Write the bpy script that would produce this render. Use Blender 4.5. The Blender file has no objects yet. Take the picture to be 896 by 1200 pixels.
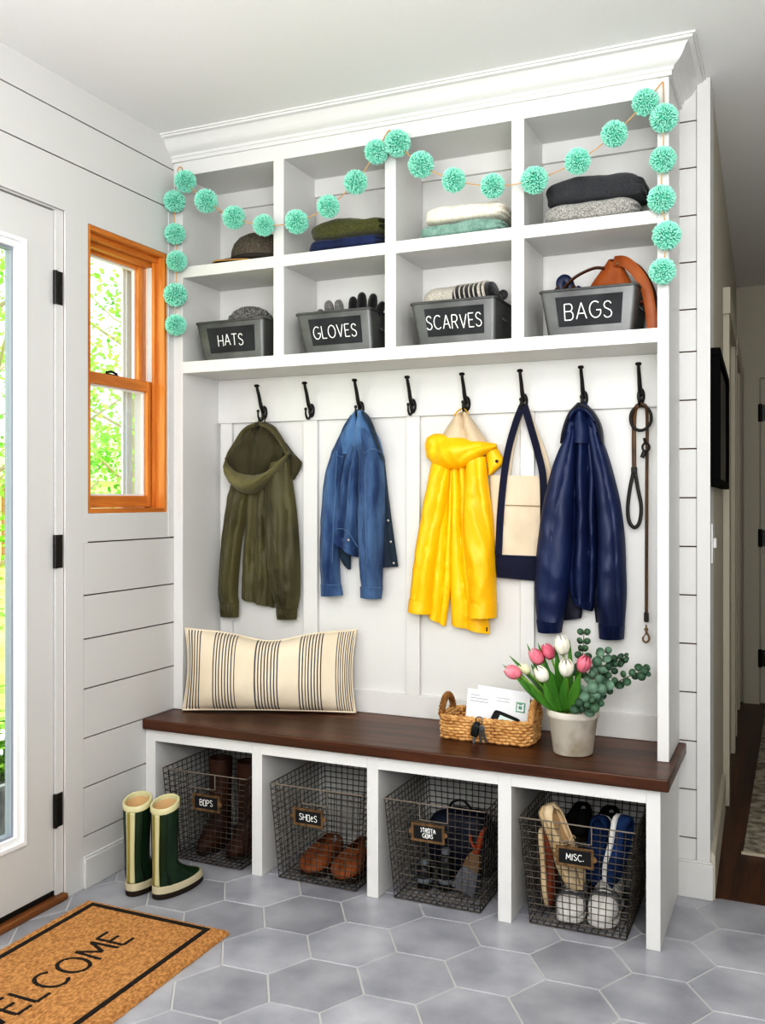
import bpy, bmesh, math, random
from mathutils import Vector, Matrix, noise
random.seed(7)
D = bpy.data
COL = bpy.context.scene.collection
PI = math.pi

# ---------------------------------------------------------------- camera model (image taken as 896x1200)
CF, CT, CV, CAM = 1099.4, .4175, 586.5, (2.1553, -3.1781, 1.28)
def P(u, v, y):
    """point of the place seen at photo pixel (u, v), at depth y"""
    a = (u-448)/CF
    d = (-math.sin(CT)+a*math.cos(CT), math.cos(CT)+a*math.sin(CT), -(v-CV)/CF)
    s = (y-CAM[1])/d[1]
    return Vector((CAM[0]+d[0]*s, y, CAM[2]+d[2]*s))

# ---------------------------------------------------------------- helpers
def nz(p, s=1.0):
    return noise.noise(Vector(p)*s)
def lerp(a, b, t): return a+(b-a)*t
def sstep(a, b, x):
    t = max(0, min(1, (x-a)/(b-a))); return t*t*(3-2*t)
def cr(pts, n):
    """Catmull-Rom resampling of a polyline to n points (uniform in index)"""
    pts = [Vector(p) for p in pts]
    m = len(pts)
    if m == 1: return [pts[0].copy() for _ in range(n)]
    out = []
    for i in range(n):
        x = i/(n-1)*(m-1); k = min(int(x), m-2); t = x-k
        p1, p2 = pts[k], pts[k+1]
        p0 = pts[k-1] if k > 0 else p1*2-p2
        p3 = pts[k+2] if k+2 < m else p2*2-p1
        out.append(.5*((2*p1)+(p2-p0)*t+(2*p0-5*p1+4*p2-p3)*t*t+(3*p1-p0-3*p2+p3)*t**3))
    return out
def crv(vals, t):
    m = len(vals); x = max(0, min(1, t))*(m-1); k = min(int(x), m-2); f = x-k
    f = f*f*(3-2*f)
    return lerp(vals[k], vals[k+1], f)
def lin(vals, t):
    m = len(vals); x = max(0, min(1, t))*(m-1); k = min(int(x), m-2)
    return lerp(vals[k], vals[k+1], x-k)

def wloc(o):
    l = Vector((0, 0, 0))
    while o is not None:
        l += o.location; o = o.parent
    return l

class MB:
    """collects shapes into one mesh (world coordinates)"""
    def __init__(s): s.v = []; s.f = []; s.mi = []
    def add(s, vs, fs, mi=0):
        k = len(s.v); s.v += [tuple(v) for v in vs]
        for f in fs: s.f.append(tuple(i+k for i in f)); s.mi.append(mi)
        return s
    def box(s, x0, x1, y0, y1, z0, z1, mi=0, M=None):
        vs = [Vector((x, y, z)) for x in (x0, x1) for y in (y0, y1) for z in (z0, z1)]
        if M is not None: vs = [M @ v for v in vs]
        return s.add(vs, [(0, 1, 3, 2), (4, 6, 7, 5), (0, 4, 5, 1), (2, 3, 7, 6), (0, 2, 6, 4), (1, 5, 7, 3)], mi)
    def loft(s, rings, closed=True, cap=True, mi=0):
        n = len(rings[0]); vs = [p for r in rings for p in r]; fs = []
        for i in range(len(rings)-1):
            for j in range(n if closed else n-1):
                k = (j+1) % n
                fs.append((i*n+j, i*n+k, (i+1)*n+k, (i+1)*n+j))
        if cap and closed:
            fs.append(tuple(range(n-1, -1, -1))); fs.append(tuple((len(rings)-1)*n+j for j in range(n)))
        return s.add(vs, fs, mi)
    def tube(s, pts, r, n=8, closed=False, cap=True, flat=None, mi=0):
        pts = [Vector(p) for p in pts]; m = len(pts); rings = []
        up = None
        for i in range(m):
            if closed: t = pts[(i+1) % m]-pts[i-1]
            else: t = pts[min(i+1, m-1)]-pts[max(i-1, 0)]
            if t.length < 1e-9: t = Vector((0, 0, 1))
            t.normalize()
            if up is None:
                up = Vector((0, 0, 1)) if abs(t.z) < .9 else Vector((0, 1, 0))
                if flat is not None: up = Vector(flat)
            a = t.cross(up)
            if a.length < 1e-6: a = t.orthogonal()
            a.normalize(); b = a.cross(t).normalized(); up = b
            if flat is not None: up = Vector(flat)
            rr = r[i] if isinstance(r, list) else r
            ra, rb = rr if isinstance(rr, (list, tuple)) else (rr, rr)
            rings.append([pts[i]+a*(math.cos(2*PI*j/n)*ra)+b*(math.sin(2*PI*j/n)*rb) for j in range(n)])
        if closed: rings.append(rings[0])
        return s.loft(rings, True, cap and not closed, mi)
    def lathe(s, prof, c, n=28, cap=True, axis='z', mi=0, M=None):
        rings = []
        for r, z in prof:
            ring = []
            for j in range(n):
                a = 2*PI*j/n; x, y = r*math.cos(a), r*math.sin(a)
                p = Vector((x, y, z)) if axis == 'z' else (Vector((x, z, y)) if axis == 'y' else Vector((z, x, y)))
                if M is not None: p = M @ p
                ring.append(Vector(c)+p)
            rings.append(ring)
        return s.loft(rings, True, cap, mi)
    def ball(s, c, r, n=12, m=8, mi=0, sc=(1, 1, 1)):
        prof = []
        rings = []
        for i in range(m+1):
            t = PI*i/m
            rr = max(1e-4, math.sin(t)); z = -math.cos(t)
            rings.append([Vector(c)+Vector((math.cos(2*PI*j/n)*rr*r*sc[0], math.sin(2*PI*j/n)*rr*r*sc[1], z*r*sc[2])) for j in range(n)])
        return s.loft(rings, True, True, mi)
    def grid(s, fn, nu, nv, mi=0, mif=None):
        vs = [fn(i/nu, j/nv) for i in range(nu+1) for j in range(nv+1)]
        k = len(s.v); s.v += [tuple(v) for v in vs]
        for i in range(nu):
            for j in range(nv):
                a = k+i*(nv+1)+j
                s.f.append((a, a+nv+1, a+nv+2, a+1)); s.mi.append(mif(i/nu, j/nv) if mif else mi)
        return s
    def rcube(s, half, p=4, n=10, disp=None, M=None, mi=0):
        """rounded block (p-norm ball), optional displacement disp(v)->v in local space"""
        hx, hy, hz = half; idx = {}; vs = []; fs = []
        def vid(a):
            key = tuple(round(q, 6) for q in a)
            if key not in idx:
                q = (abs(a[0])**p+abs(a[1])**p+abs(a[2])**p)**(1/p)
                v = Vector((a[0]/q*hx, a[1]/q*hy, a[2]/q*hz))
                if disp: v = disp(v)
                if M is not None: v = M @ v
                idx[key] = len(vs); vs.append(v)
            return idx[key]
        for ax in range(3):
            for sg in (-1, 1):
                for i in range(n):
                    for j in range(n):
                        q = []
                        for di, dj in ((0, 0), (1, 0), (1, 1), (0, 1)):
                            a = [0, 0, 0]; a[ax] = sg
                            a[(ax+1) % 3] = math.tan((-1+2*(i+di)/n)*PI/4); a[(ax+2) % 3] = math.tan((-1+2*(j+dj)/n)*PI/4)
                            q.append(vid(a))
                        fs.append(tuple(q) if sg > 0 else tuple(reversed(q)))
        return s.add(vs, fs, mi)
    def build(s, name, mat, parent=None, smooth=True, bevel=0, sharp=40, solid=0, subsurf=0, loc=None):
        me = D.meshes.new(name)
        base = wloc(parent) if parent is not None else Vector((0, 0, 0))
        off = base+(Vector(loc) if loc is not None else Vector((0, 0, 0)))
        me.from_pydata([(v[0]-off.x, v[1]-off.y, v[2]-off.z) for v in s.v], [], s.f)
        mats = mat if isinstance(mat, (list, tuple)) else [mat]
        for m in mats: me.materials.append(m)
        if len(mats) > 1:
            for p, i in zip(me.polygons, s.mi): p.material_index = i
        bm = bmesh.new(); bm.from_mesh(me); bmesh.ops.recalc_face_normals(bm, faces=bm.faces); bm.to_mesh(me); bm.free()
        if smooth:
            for p in me.polygons: p.use_smooth = True
            if sharp: me.set_sharp_from_angle(angle=math.radians(sharp))
        o = D.objects.new(name, me); COL.objects.link(o)
        if loc is not None: o.location = loc
        if parent is not None: o.parent = parent
        if bevel:
            b = o.modifiers.new('bevel', 'BEVEL'); b.width = bevel; b.segments = 2; b.limit_method = 'ANGLE'
        if solid:
            b = o.modifiers.new('solid', 'SOLIDIFY'); b.thickness = solid; b.offset = 0
        if subsurf:
            b = o.modifiers.new('sub', 'SUBSURF'); b.levels = subsurf; b.render_levels = subsurf
        return o

def tag(o, label, cat, group=None, kind=None):
    if label: o['label'] = label
    if cat: o['category'] = cat
    if group: o['group'] = group
    if kind: o['kind'] = kind
    return o
def thing(name, label, cat, loc, group=None):
    o = D.objects.new(name, None); COL.objects.link(o); o.location = loc
    o.empty_display_size = .05
    return tag(o, label, cat, group)
def struct(o):
    o['kind'] = 'structure'; return o
def sthing(name, loc=(0, 0, 0)):
    o = D.objects.new(name, None); COL.objects.link(o); o.location = loc; o['kind'] = 'structure'; return o
def dup(root, loc, label=None):
    r = root.copy(); COL.objects.link(r); r.location = loc
    if label: r['label'] = label
    for ch in list(root.children):
        c = ch.copy(); COL.objects.link(c); c.parent = r
        for g in list(ch.children):
            d = g.copy(); COL.objects.link(d); d.parent = c
    return r

# ---------------------------------------------------------------- materials
def lc(r, g, b):
    f = lambda c: (c/255/12.92 if c/255 <= .04045 else ((c/255+.055)/1.055)**2.4)
    return (f(r), f(g), f(b), 1)
MATS = {}
def mat(name, rgb, rough=.6, metal=0, rgb2=None, nscale=8, nstretch=(1, 1, 1), lo=.35, hi=.65, bump=0, bscale=200, bstretch=(1, 1, 1), bdist=.002, spec=.5, sheen=0, detail=4, coat=0, trans=0):
    m = D.materials.new(name); m.use_nodes = True; nt = m.node_tree; N = nt.nodes; L = nt.links
    b = N['Principled BSDF']
    b.inputs['Base Color'].default_value = lc(*rgb); b.inputs['Roughness'].default_value = rough
    b.inputs['Metallic'].default_value = metal; b.inputs['Specular IOR Level'].default_value = spec
    if sheen: b.inputs['Sheen Weight'].default_value = sheen
    if coat: b.inputs['Coat Weight'].default_value = coat; b.inputs['Coat Roughness'].default_value = .15
    tc = N.new('ShaderNodeTexCoord')
    def nzn(scale, st, det):
        mp = N.new('ShaderNodeMapping'); mp.inputs['Scale'].default_value = st
        n = N.new('ShaderNodeTexNoise'); n.inputs['Scale'].default_value = scale; n.inputs['Detail'].default_value = det
        L.new(tc.outputs['Object'], mp.inputs['Vector']); L.new(mp.outputs['Vector'], n.inputs['Vector']); return n
    if rgb2 is not None:
        n = nzn(nscale, nstretch, detail)
        r = N.new('ShaderNodeValToRGB'); r.color_ramp.elements[0].position = lo; r.color_ramp.elements[1].position = hi
        r.color_ramp.elements[0].color = lc(*rgb); r.color_ramp.elements[1].color = lc(*rgb2)
        L.new(n.outputs['Fac'], r.inputs['Fac']); L.new(r.outputs['Color'], b.inputs['Base Color'])
    if bump:
        n = nzn(bscale, bstretch, 3)
        bp = N.new('ShaderNodeBump'); bp.inputs['Strength'].default_value = bump; bp.inputs['Distance'].default_value = bdist
        L.new(n.outputs['Fac'], bp.inputs['Height']); L.new(bp.outputs['Normal'], b.inputs['Normal'])
    if trans:
        t = N.new('ShaderNodeBsdfTranslucent'); t.inputs['Color'].default_value = lc(*rgb)
        mx = N.new('ShaderNodeMixShader'); mx.inputs[0].default_value = trans
        L.new(b.outputs[0], mx.inputs[1]); L.new(t.outputs[0], mx.inputs[2]); L.new(mx.outputs[0], N['Material Output'].inputs[0])
        if rgb2 is not None: L.new(r.outputs['Color'], t.inputs['Color'])
    MATS[name] = m
    return m
def wave_bump(m, scale, dirn='X', strength=.5, dist=.003, distort=0, profile='SIN'):
    """rib/knit bump on top of an existing material"""
    nt = m.node_tree; N = nt.nodes; L = nt.links; b = N['Principled BSDF']
    tc = N.new('ShaderNodeTexCoord'); w = N.new('ShaderNodeTexWave'); w.bands_direction = dirn
    w.inputs['Scale'].default_value = scale; w.inputs['Distortion'].default_value = distort; w.inputs['Detail'].default_value = 1
    bp = N.new('ShaderNodeBump'); bp.inputs['Strength'].default_value = strength; bp.inputs['Distance'].default_value = dist
    L.new(tc.outputs['Object'], w.inputs['Vector']); L.new(w.outputs['Fac'], bp.inputs['Height'])
    old = [l.from_socket for l in nt.links if l.to_socket == b.inputs['Normal']]
    if old: L.new(old[0], bp.inputs['Normal'])
    L.new(bp.outputs['Normal'], b.inputs['Normal'])
    return m
def glass_mat(name, tint=(250, 253, 252), refl=.06):
    m = D.materials.new(name); m.use_nodes = True; nt = m.node_tree; N = nt.nodes; L = nt.links
    N.remove(N['Principled BSDF'])
    t = N.new('ShaderNodeBsdfTransparent'); t.inputs[0].default_value = lc(*tint)
    g = N.new('ShaderNodeBsdfGlossy'); g.inputs['Roughness'].default_value = .02
    x = N.new('ShaderNodeMixShader'); x.inputs[0].default_value = refl
    L.new(t.outputs[0], x.inputs[1]); L.new(g.outputs[0], x.inputs[2]); L.new(x.outputs[0], N['Material Output'].inputs[0])
    return m
def wood_mat(name, dark, light, scale=1, axis='X', rough=.35, plank=None, coat=.0):
    m = D.materials.new(name); m.use_nodes = True; nt = m.node_tree; N = nt.nodes; L = nt.links; b = N['Principled BSDF']
    tc = N.new('ShaderNodeTexCoord'); mp = N.new('ShaderNodeMapping')
    st = {'X': (1, 14, 14), 'Y': (14, 1, 14), 'Z': (14, 14, 1)}[axis]
    mp.inputs['Scale'].default_value = tuple(q*scale for q in st)
    n = N.new('ShaderNodeTexNoise'); n.inputs['Scale'].default_value = 3.2; n.inputs['Detail'].default_value = 8; n.inputs['Roughness'].default_value = .62; n.inputs['Distortion'].default_value = .6
    r = N.new('ShaderNodeValToRGB'); r.color_ramp.elements[0].position = .3; r.color_ramp.elements[1].position = .72
    r.color_ramp.elements[0].color = lc(*dark); r.color_ramp.elements[1].color = lc(*light)
    L.new(tc.outputs['Object'], mp.inputs['Vector']); L.new(mp.outputs[0], n.inputs['Vector']); L.new(n.outputs['Fac'], r.inputs['Fac'])
    col = r.outputs['Color']
    if plank:
        bk = N.new('ShaderNodeTexBrick'); mp2 = N.new('ShaderNodeMapping'); mp2.inputs['Rotation'].default_value = (0, 0, PI/2 if axis == 'Y' else 0)
        bk.inputs['Scale'].default_value = 1; bk.inputs['Brick Width'].default_value = plank[0]; bk.inputs['Row Height'].default_value = plank[1]
        bk.inputs['Mortar Size'].default_value = .0012; bk.inputs['Color1'].default_value = (1, 1, 1, 1); bk.inputs['Color2'].default_value = (.62, .62, .62, 1); bk.inputs['Mortar'].default_value = (.15, .15, .15, 1)
        L.new(tc.outputs['Object'], mp2.inputs['Vector']); L.new(mp2.outputs[0], bk.inputs['Vector'])
        mx = N.new('ShaderNodeMix'); mx.data_type = 'RGBA'; mx.blend_type = 'MULTIPLY'; mx.inputs[0].default_value = 1
        L.new(col, mx.inputs[6]); L.new(bk.outputs['Color'], mx.inputs[7]); col = mx.outputs[2]
    L.new(col, b.inputs['Base Color']); b.inputs['Roughness'].default_value = rough
    if coat: b.inputs['Coat Weight'].default_value = coat; b.inputs['Coat Roughness'].default_value = .2
    bp = N.new('ShaderNodeBump'); bp.inputs['Strength'].default_value = .15; bp.inputs['Distance'].default_value = .001
    L.new(n.outputs['Fac'], bp.inputs['Height']); L.new(bp.outputs[0], b.inputs['Normal'])
    return m

WALL = mat('white_paint', (212, 211, 208), .55, bump=.05, bscale=60)
WALL2 = mat('white_wall_paint', (226, 225, 222), .6)
CAB = mat('cabinet_white', (221, 220, 217), .4, bump=.03, bscale=40)
CEIL = mat('ceiling_paint', (240, 239, 237), .8)
GAP = mat('groove_shadow', (95, 80, 66), .9)
HALLW = mat('hall_paint', (196, 190, 174), .6)
BLACK = mat('black_iron', (22, 21, 20), .38, rgb2=(34, 30, 28), nscale=90, spec=.5)
COUNTER = wood_mat('walnut_counter', (58, 31, 18), (116, 72, 46), .55, 'X', .34, plank=(9, .145))
PINE = wood_mat('pine_window', (190, 112, 44), (228, 160, 86), .8, 'Z', .35)
PINEH = wood_mat('pine_window_rail', (182, 106, 42), (226, 156, 82), .8, 'Y', .35)
THRESH = wood_mat('oak_threshold', (96, 58, 30), (150, 100, 58), .8, 'Y', .4)
HFLOOR = wood_mat('hall_oak_floor', (48, 26, 14), (104, 62, 36), .5, 'Y', .35, plank=(1.1, .085))
GLASS = glass_mat('window_glass')
CHALKB = mat('chalkboard', (38, 39, 41), .8, rgb2=(58, 60, 62), nscale=14, lo=.3, hi=.8)
CHALK = mat('chalk', (240, 240, 236), .9)
GALV = mat('galvanised_steel', (92, 93, 93), .5, metal=.6, rgb2=(126, 127, 126), nscale=7, lo=.3, hi=.7)
WIRE = mat('bronze_wire', (62, 57, 51), .4, metal=.6, rgb2=(112, 104, 94), nscale=30)
WIREB = mat('bronze_rim', (168, 158, 144), .35, metal=.8)
BRASS = mat('aged_brass', (104, 82, 56), .5, metal=.35, rgb2=(140, 112, 80), nscale=60)

# ---------------------------------------------------------------- stroke lettering
def arc(cx, cy, rx, ry, a0, a1, n=14):
    return [(cx+rx*math.cos(math.radians(lerp(a0, a1, i/n))), cy+ry*math.sin(math.radians(lerp(a0, a1, i/n)))) for i in range(n+1)]
GL = {
 'A': (.7, [[(0, 0), (.35, 1), (.7, 0)], [(.12, .34), (.58, .34)]]),
 'B': (.6, [[(0, 0), (0, 1), (.34, 1)]+arc(.34, .77, .2, .23, 80, -90, 8)+[(0, .54)], [(.34, .54)]+arc(.36, .27, .23, .27, 85, -90, 8)+[(0, 0)]]),
 'C': (.7, [arc(.4, .5, .4, .5, 48, 312, 18)]),
 'E': (.5, [[(.5, 1), (0, 1), (0, 0), (.5, 0)], [(0, .52), (.42, .52)]]),
 'F': (.5, [[(.5, 1), (0, 1), (0, 0)], [(0, .52), (.42, .52)]]),
 'G': (.75, [arc(.4, .5, .4, .5, 52, 330, 18)+[(.76, .46), (.46, .46)]]),
 'H': (.62, [[(0, 0), (0, 1)], [(.62, 0), (.62, 1)], [(0, .5), (.62, .5)]]),
 'I': (.12, [[(.06, 0), (.06, 1)]]),
 'J': (.4, [[(.1, 1), (.38, .95), (.36, .3), (.2, .0)]]),
 'L': (.5, [[(0, 1), (0, 0), (.5, 0)]]),
 'M': (.8, [[(0, 0), (.06, 1), (.4, .28), (.74, 1), (.8, 0)]]),
 'O': (.8, [arc(.4, .5, .4, .5, 90, 450, 22)]),
 'Q': (.55, [[(0, 0), (0, 1), (.52, 1), (.52, 0), (0, 0)]]),
 'P': (.56, [[(0, 0), (0, 1), (.3, 1)]+arc(.3, .75, .24, .25, 85, -90, 8)+[(0, .5)]]),
 'R': (.6, [[(0, 0), (0, 1), (.3, 1)]+arc(.3, .75, .24, .25, 85, -90, 8)+[(0, .5)], [(.28, .5), (.58, 0)]]),
 'S': (.56, [[(.52, .84), (.4, .97), (.25, 1), (.08, .93), (.02, .76), (.1, .61), (.28, .52), (.46, .42), (.54, .25), (.46, .07), (.27, 0), (.1, .04), (0, .17)]]),
 'T': (.64, [[(0, 1), (.64, 1)], [(.32, 1), (.32, 0)]]),
 'V': (.66, [[(0, 1), (.33, 0), (.66, 1)]]),
 'W': (1.0, [[(0, 1), (.25, 0), (.5, .8), (.75, 0), (1, 1)]]),
 'Y': (.5, [[(0, 1), (.25, .5), (.5, 1)], [(.25, .5), (.25, 0)]]),
 'a': (.5, [[(0, 0), (.02, .5), (.22, .98), (.44, .5), (.5, 0)], [(.03, .45), (.44, .45)]]),
 'e': (.5, [[(.48, .1), (.25, 0), (.04, .2), (.02, .5), (.2, .78), (.42, .66), (.4, .46), (.04, .42)]]),
 '.': (.1, [[(.02, .02), (.1, .02), (.1, .1), (.02, .1), (.02, .02)]]),
}
def write(mb, text, O, ex, ey, h, w, lift=.001, gap=.2, jitter=0, xs=1.0, th=None):
    """stroke letters from origin O (centre of the line), ex/ey unit axes, letter height h, stroke width w"""
    O, ex, ey = Vector(O), Vector(ex).normalized(), Vector(ey).normalized(); nrm = ex.cross(ey).normalized()
    tot = sum(GL[c][0] if c != ' ' else .4 for c in text)+gap*(len(text)-1)
    x = -tot/2
    for c in text:
        if c == ' ': x += .4+gap; continue
        wd, strokes = GL[c]
        jy = random.uniform(-jitter, jitter); jr = random.uniform(-jitter, jitter)
        for st in strokes:
            pts = [O+ex*((x+px+jr*(py-.5))*h*xs)+ey*((py-.5+jy)*h)+nrm*lift for px, py in st]
            runs = [[pts[0]]]
            for i in range(1, len(pts)):
                runs[-1].append(pts[i])
                if i < len(pts)-1 and (pts[i]-pts[i-1]).angle(pts[i+1]-pts[i]) > .7: runs.append([pts[i]])
            for r_ in runs:
                mb.tube(r_, (w/2, th or w*.2), 6, flat=nrm)
        x += wd+gap
# ---------------------------------------------------------------- room shell
ZC = 2.635
# floor: flat-topped hexagonal tiles on a grout bed
R = .141; RV = math.radians(2.6); gc = (1.3955, -.7175)
bmf = bmesh.new()
for i in range(-10, 13):
    for j in range(-22, 8):
        cx, cy = i*1.5*R, (j+(i % 2)*.5)*math.sqrt(3)*R
        x, y = gc[0]+cx*math.cos(RV)-cy*math.sin(RV), gc[1]+cx*math.sin(RV)+cy*math.cos(RV)
        if x < -.25 or x > 3.8 or y > .2 or y < -5.4: continue
        rings = []
        for rr, z in ((R-.0032, -.006), (R-.0032, -.0012), (R-.0045, 0)):
            rings.append([bmf.verts.new((x+rr*math.cos(PI/3*k+RV), y+rr*math.sin(PI/3*k+RV), z)) for k in range(6)])
        for a, b in ((0, 1), (1, 2)):
            for k in range(6):
                bmf.faces.new((rings[a][k], rings[a][(k+1) % 6], rings[b][(k+1) % 6], rings[b][k]))
        bmf.faces.new(rings[2])
for co, no in (((0, .02, 0), (0, 1, 0)), ((-.14, 0, 0), (-1, 0, 0)), ((3.6, 0, 0), (1, 0, 0))):
    g = bmf.verts[:]+bmf.edges[:]+bmf.faces[:]
    bmesh.ops.bisect_plane(bmf, geom=g, plane_co=co, plane_no=no, clear_outer=True)
TILE = mat('slate_grey_tile', (148, 149, 156), .32, rgb2=(186, 186, 191), nscale=5.5, lo=.3, hi=.7, bump=.08, bscale=14, bdist=.003)
nt = TILE.node_tree; b = nt.nodes['Principled BSDF']; gi = nt.nodes.new('ShaderNodeNewGeometry')
hs = nt.nodes.new('ShaderNodeHueSaturation'); mr = nt.nodes.new('ShaderNodeMapRange'); mr.inputs[3].default_value = .88; mr.inputs[4].default_value = 1.1
src = [l.from_socket for l in nt.links if l.to_socket == b.inputs['Base Color']][0]
nt.links.new(gi.outputs['Random Per Island'], mr.inputs[0]); nt.links.new(mr.outputs[0], hs.inputs['Value']); nt.links.new(src, hs.inputs['Color']); nt.links.new(hs.outputs[0], b.inputs['Base Color'])
me = D.meshes.new('floor'); bmf.to_mesh(me); bmf.free(); me.materials.append(TILE)
floor = D.objects.new('floor', me); COL.objects.link(floor); struct(floor)
GROUT = mat('pale_grout', (196, 195, 192), .9)
MB().box(-.14, 3.6, -5.4, .02, -.05, -.0022).build('grout', GROUT, floor)

# left wall: shiplap boards over a dark backing, with the door and the window openings
DY0, DY1, DZ = -1.76, -.832, 2.212           # door opening
WY0, WY1, WZ0, WZ1 = -.729, -.300, 1.237, 2.200   # window opening
w = MB()
for y0, y1, z0, z1 in ((-5.4, DY0-.085, 0, ZC), (DY0-.085, .012, DZ+.165, ZC), (DY1+.08, .012, 0, WZ0), (WY1, .012, WZ0, DZ+.165), (DY0-.085, WY0+.0, DZ, DZ+.165), (WY0, WY1, WZ1, DZ+.165), (DY1, WY0, 0, DZ)):
    w.box(-.14, -.008, y0, y1, z0, z1, 1)
g = .0045
def boards(y0, y1, zs, M=None):
    for a, b_ in zip(zs[:-1], zs[1:]):
        w.box(-.008, 0, y0, y1, a+g/2, b_-g/2, 0)
zl = [0, .17, .331, .494, .657, .8215, .966, 1.141]
boards(-.748, -.0, zl)                       # below the window
w.box(-.008, 0, WY0, -.265, 1.141+g/2, WZ0)   # apron board under the window
w.box(-.008, 0, WY1, .0, WZ0-.0, 2.375-g/2)         # strip right of the window
boards(-5.4, .0, [2.375, 2.525, ZC+.01])
w.box(-.008, 0, DY1, -.7495, 0, 1.138)
w.box(-.008, 0, DY1, WY0, 1.138, 2.375-g/2)      # flat casing board between door and window
w.box(-.008, .0, DY0-.085, DY1, DZ, 2.375-g/2)
w.box(-.008, .0, WY0, WY1, WZ1, 2.375-g/2)
w.box(-.008, .0, DY0-.085, DY0, 0, DZ)
boards(-5.4, DY0-.09, [0, .17, .331, .494, .657, .8215, .966, 1.141, 1.2845, 1.441, 1.5975, 1.754, 1.91, 2.067, 2.22, 2.375])
w.box(-.008, .003, WY1+.005, -.262, 1.145, 2.36)     # slim trim strip beside the window
wl = struct(w.build('wall_left', [WALL, GAP], smooth=False))
# give the groove backing its dark colour only in the gaps
bb = MB().box(0, .012, -.752, -.43, 0, .098).box(0, .008, -.752, -.43, .098, .106).build('baseboard_left', WALL, bevel=.002); struct(bb)
# return wall right of the cabinet (shiplap), with its corner board
w = MB()
w.box(-.16, 1.84, .008, .12, 0, ZC, 0)
w.box(1.79, 1.86, .0075, .1, 0, ZC, 1)
zr = [0, .189, .3455, .502, .660, .817, .974, 1.131, 1.289, 1.4475, 1.605, 1.7615, 1.8985, 2.051, 2.202, 2.356, 2.507, ZC]
for a, b_ in zip(zr[:-1], zr[1:]): w.box(1.8, 1.853, 0, .008, a+g/2, b_-g/2, 0)
w.box(1.855, 1.896, -.006, .12, 0, ZC, 0)
w.box(1.60, 1.8, 0, .008, 0, ZC, 0)
struct(w.build('wall_back', [WALL, GAP], smooth=False))
bb = MB().box(1.797, 1.905, -.014, .0, 0, .112).box(1.797, 1.903, -.010, .0, .112, .119).build('baseboard_right', WALL, bevel=.002); struct(bb)
struct(MB().box(3.6, 3.72, -5.4, 3.3, -.05, ZC).build('wall_right', WALL2, smooth=False))
struct(MB().box(-.14, 3.72, -5.52, -5.4, -.05, ZC).build('wall_front', WALL2, smooth=False))
struct(MB().box(-.14, 3.72, -5.4, 3.4, ZC, ZC+.12).build('ceiling', CEIL, smooth=False))

# hallway beyond the corner (its left wall runs slightly off square)
HA = math.atan2(.104, 3.2)
def hb(m, s0, s1, d0, d1, z0, z1, mi=0):
    """box along the hall wall: s along it, d out of it"""
    M = Matrix.Translation((1.896, 0.0, 0)) @ Matrix.Rotation(HA, 4, 'Z')
    m.box(d0, d1, s0, s1, z0, z1, mi, M)
m = MB()
hb(m, .121, 3.3, -.12, 0, 0, ZC)
struct(m.build('wall_hall_left', HALLW, smooth=False))
m = MB(); hb(m, .122, .93, 0, .014, 0, .145); hb(m, .122, .93, 0, .009, .145, .152); hb(m, .0, .121, .001, .014, 0, .145); hb(m, .0, .121, .001, .009, .145, .152)
struct(m.build('baseboard_hall', HALLW, smooth=False))
struct(MB().box(1.7, 3.6, 3.2, 3.3, 0, ZC).build('wall_hall_end', HALLW, smooth=False))
struct(MB().box(1.7, 3.62, .02, 3.3, -.05, -.001).build('floor', HFLOOR, smooth=False))
struct(MB().box(1.896, 3.6, .018, .032, -.004, .0035).build('trim_1', HFLOOR, smooth=False))
# two cased doorways on the hall wall
for k, (s0, s1) in enumerate(((1.0, 1.98), (2.25, 3.05))):
    t = sthing('door_%d' % (k+3))
    m = MB(); hb(m, s0, s0+.1, .001, .026, 0, 2.06); hb(m, s1-.1, s1, .001, .026, 0, 2.06); hb(m, s0-.02, s1+.02, .001, .03, 2.06, 2.17)
    m.build('door_casing', HALLW, t, smooth=False)
    m = MB(); hb(m, s0+.1, s1-.1, .001, .006, 0, 2.06); hb(m, s0+.2, s1-.2, .006, .009, .25, .95); hb(m, s0+.2, s1-.2, .006, .009, 1.1, 1.9)
    m.build('door_leaf', HALLW, t, smooth=False)
# end door, with black hinges
t = sthing('door_2')
MB().box(1.835, 1.93, 3.165, 3.199, 0, 2.12).box(1.93, 2.95, 3.165, 3.199, 2.05, 2.12).box(2.85, 2.95, 3.165, 3.199, 0, 2.05).build('door_casing', HALLW, t, smooth=False)
MB().box(1.936, 2.845, 3.18, 3.199, .012, 2.045).box(2.06, 2.36, 3.172, 3.18, 1.05, 1.9).box(2.06, 2.36, 3.172, 3.18, .2, .9).box(2.45, 2.74, 3.172, 3.18, 1.05, 1.9).box(2.45, 2.74, 3.172, 3.18, .2, .9).build('door_leaf', HALLW, t, smooth=False)
for z in (1.83, 1.045, .29):
    m = MB(); m.tube([(1.933, 3.165, z-.055), (1.933, 3.165, z+.055)], .012, 8).box(1.933, 1.972, 3.166, 3.18, z-.05, z+.05)
    m.build('hinge', BLACK, t)
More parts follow.
